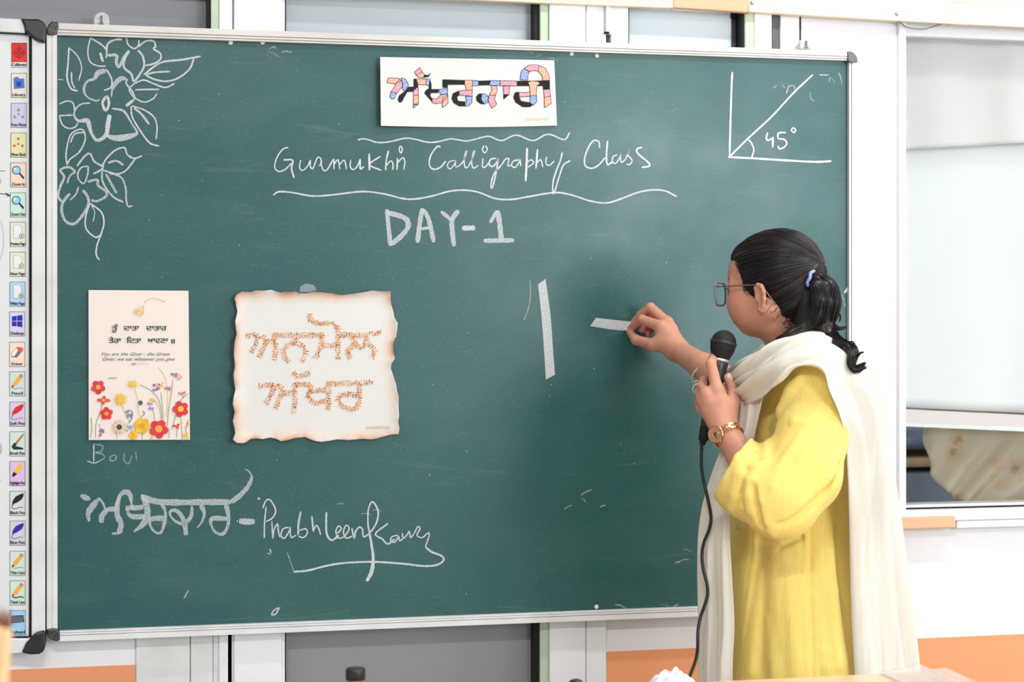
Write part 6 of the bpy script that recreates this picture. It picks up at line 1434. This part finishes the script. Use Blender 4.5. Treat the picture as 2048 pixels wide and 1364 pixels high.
box('apron', -.48, ex-.06, TY[1]-.06, TY[1]-.045, zt_top-.12, zt_top-.028, tmat, tb, .002)
# clear plastic sheet corner lying on the table
pc = mat('clear_sheet', (226, 222, 222), .12, .7, bump=.8, bs=18); pc.node_tree.nodes['Principled BSDF'].inputs['Alpha'].default_value = .35
V = []; n = 22
cxx = wp(1800, 1354, TY[1])[0]
for i in range(n+1):
    for j in range(n+1):
        u, v = i/n, j/n; h = .003+.010*math.exp(-((u-.52)/.20)**2)*(.35+.65*v)+.0015*math.sin(u*17+v*4)
        V.append((cxx-.05+.12*u+.01*v, TY[1]-.32+.315*v, zt_top+.001+h))
F = [(i*(n+1)+j, (i+1)*(n+1)+j, (i+1)*(n+1)+j+1, i*(n+1)+j+1) for i in range(n) for j in range(n)]
o = mk('plastic_sheet', V, F, pc, None, True); o.modifiers.new('s', 'SOLIDIFY').thickness = .0006; meta(o, 'clear crinkled plastic sheet lying on the right end of the table', 'plastic sheet')
# crumpled white cloth with a purple stripe
cw, ctt, cbb = nt('striped_cloth'); cbb.inputs['Roughness'].default_value = .85
a_ = ctt.nodes.new('ShaderNodeAttribute'); a_.attribute_name = 'tint'; ctt.links.new(a_.outputs['Color'], cbb.inputs['Base Color'])
cc = QW(1346, 1368, 2.86); V, C = [], []; n = 40
for i in range(n+1):
    for j in range(n+1):
        u, v = i/n*2-1, j/n*2-1; r2 = u*u+v*v; h = .026*max(0, 1-r2)**.7*(1+.22*math.sin(u*9+v*4)+.15*math.sin(v*13-u*5)); x_ = cc[0]+.040*u+.003*math.sin(v*8)
        V.append((x_, cc[1]+.045*v, zt_top+.002+h)); st = abs(u*.8+v*.25-.35+.1*math.sin(v*4)) < .10; C.append(lin((112, 98, 172)) if st else lin((232, 230, 242)))
F = [(i*(n+1)+j, (i+1)*(n+1)+j, (i+1)*(n+1)+j+1, i*(n+1)+j+1) for i in range(n) for j in range(n)]
o = mk('duster_cloth', V, F, cw, None, True, cols=C); o.modifiers.new('s', 'SOLIDIFY').thickness = .0015; meta(o, 'crumpled white cloth with a purple stripe lying on the table', 'cloth')
# bottles and markers standing on the table, only their black tops in view
cl = mat('clear_bottle', (200, 206, 206), .08, .6); cl.node_tree.nodes['Principled BSDF'].inputs['Transmission Weight'].default_value = .8
bd = 2.72; bc_ = QW(711, 1350, bd); btl = root('ink_bottle', (bc_[0], bc_[1], zt_top), 'clear ink bottle with a ribbed black screw cap in front of the grey door pane', 'bottle')
kk = bd/FPX; ztp = QW(711, 1336, bd)[2]; r_ = 19*kk
V, F = lathe((bc_[0], bc_[1], ztp), (0, 0, -1), [(0, .1*r_), (0, r_*.92), (.0012, r_), (.0175, r_), (.0175, r_*.8)], 40)
mk('screw_cap', V, F, M['black'], btl, True)
mb = MB()
for k in range(30):
    a = 2*math.pi*k/30; V, F = tube([(bc_[0]+r_*math.cos(a), bc_[1]+r_*math.sin(a), ztp-.002), (bc_[0]+r_*math.cos(a), bc_[1]+r_*math.sin(a), ztp-.0165)], .0006, 4); mb.add(V, F)
mb.build('cap_ribs', M['black'], btl)['kind'] = 'stuff'
hb2 = ztp-.0175-zt_top
V, F = lathe((bc_[0], bc_[1], ztp-.0175), (0, 0, -1), [(0, r_*.86), (.003, r_*1.02), (.006, r_*1.12), (.012, r_*1.5), (max(hb2-.003, .02), r_*1.5), (max(hb2, .022), r_*1.4)], 40)
mk('glass_body', V, F, cl, btl, True)
kd = 2.80; kc = QW(1152, 1362, kd); kn = root('marker_pen', (kc[0], kc[1], zt_top), 'black rounded cap of a marker standing below the door frame edge', 'marker')
zk = QW(1152, 1358, kd)[2]
V, F = lathe((kc[0], kc[1], zk), (0, 0, -1), [(0, .0005), (.0008, .006), (.003, .0105), (.007, .0118), (max(zk-zt_top, .03)*.5, .0118)], 28); mk('cap', V, F, M['black'], kn, True)
V, F = lathe((kc[0], kc[1], zk-max(zk-zt_top, .03)*.5), (0, 0, -1), [(0, .0105), (max(zk-zt_top, .03)*.5, .0105)], 28); mk('barrel', V, F, mat('grey_barrel', (90, 90, 94), .4, .5), kn, True)
# out-of-focus wooden pencils close to the lens, left edge
def pencil(px0, py0, px1, py1, d, r, lab, hexa=False):
    a, b = QW(px0, py0, d), QW(px1, py1, d-.02); ax = b-a; L = np.linalg.norm(ax); ax /= L; o = root('paint_brush', b, lab, 'brush')
    V, F = lathe(a, ax, [(0, r*.10), (.004, r*.45), (.010, r*.75), (.017, r*.85)], 20); mk('bristle_tip', V, F, mat('brown_bristles', (112, 70, 48), .7, .3), o, True)
    V, F = lathe(a, ax, [(.0165, r*.86), (.022, r*.95), (.06, r*1.15), (L, r*1.2)], 20); mk('handle', V, F, mat('tan_wood', (214, 172, 126), .5, .4, var=.1, vs=20), o, True)
    return o
pencil(17, 1218, -8, 1500, 1.55, .0050, 'tan handled paint brush with brown tip blurred at the lower left corner')
pencil(3, 1214, -26, 1500, 1.60, .0040, 'pale slimmer brush half cut off by the left edge of the picture')
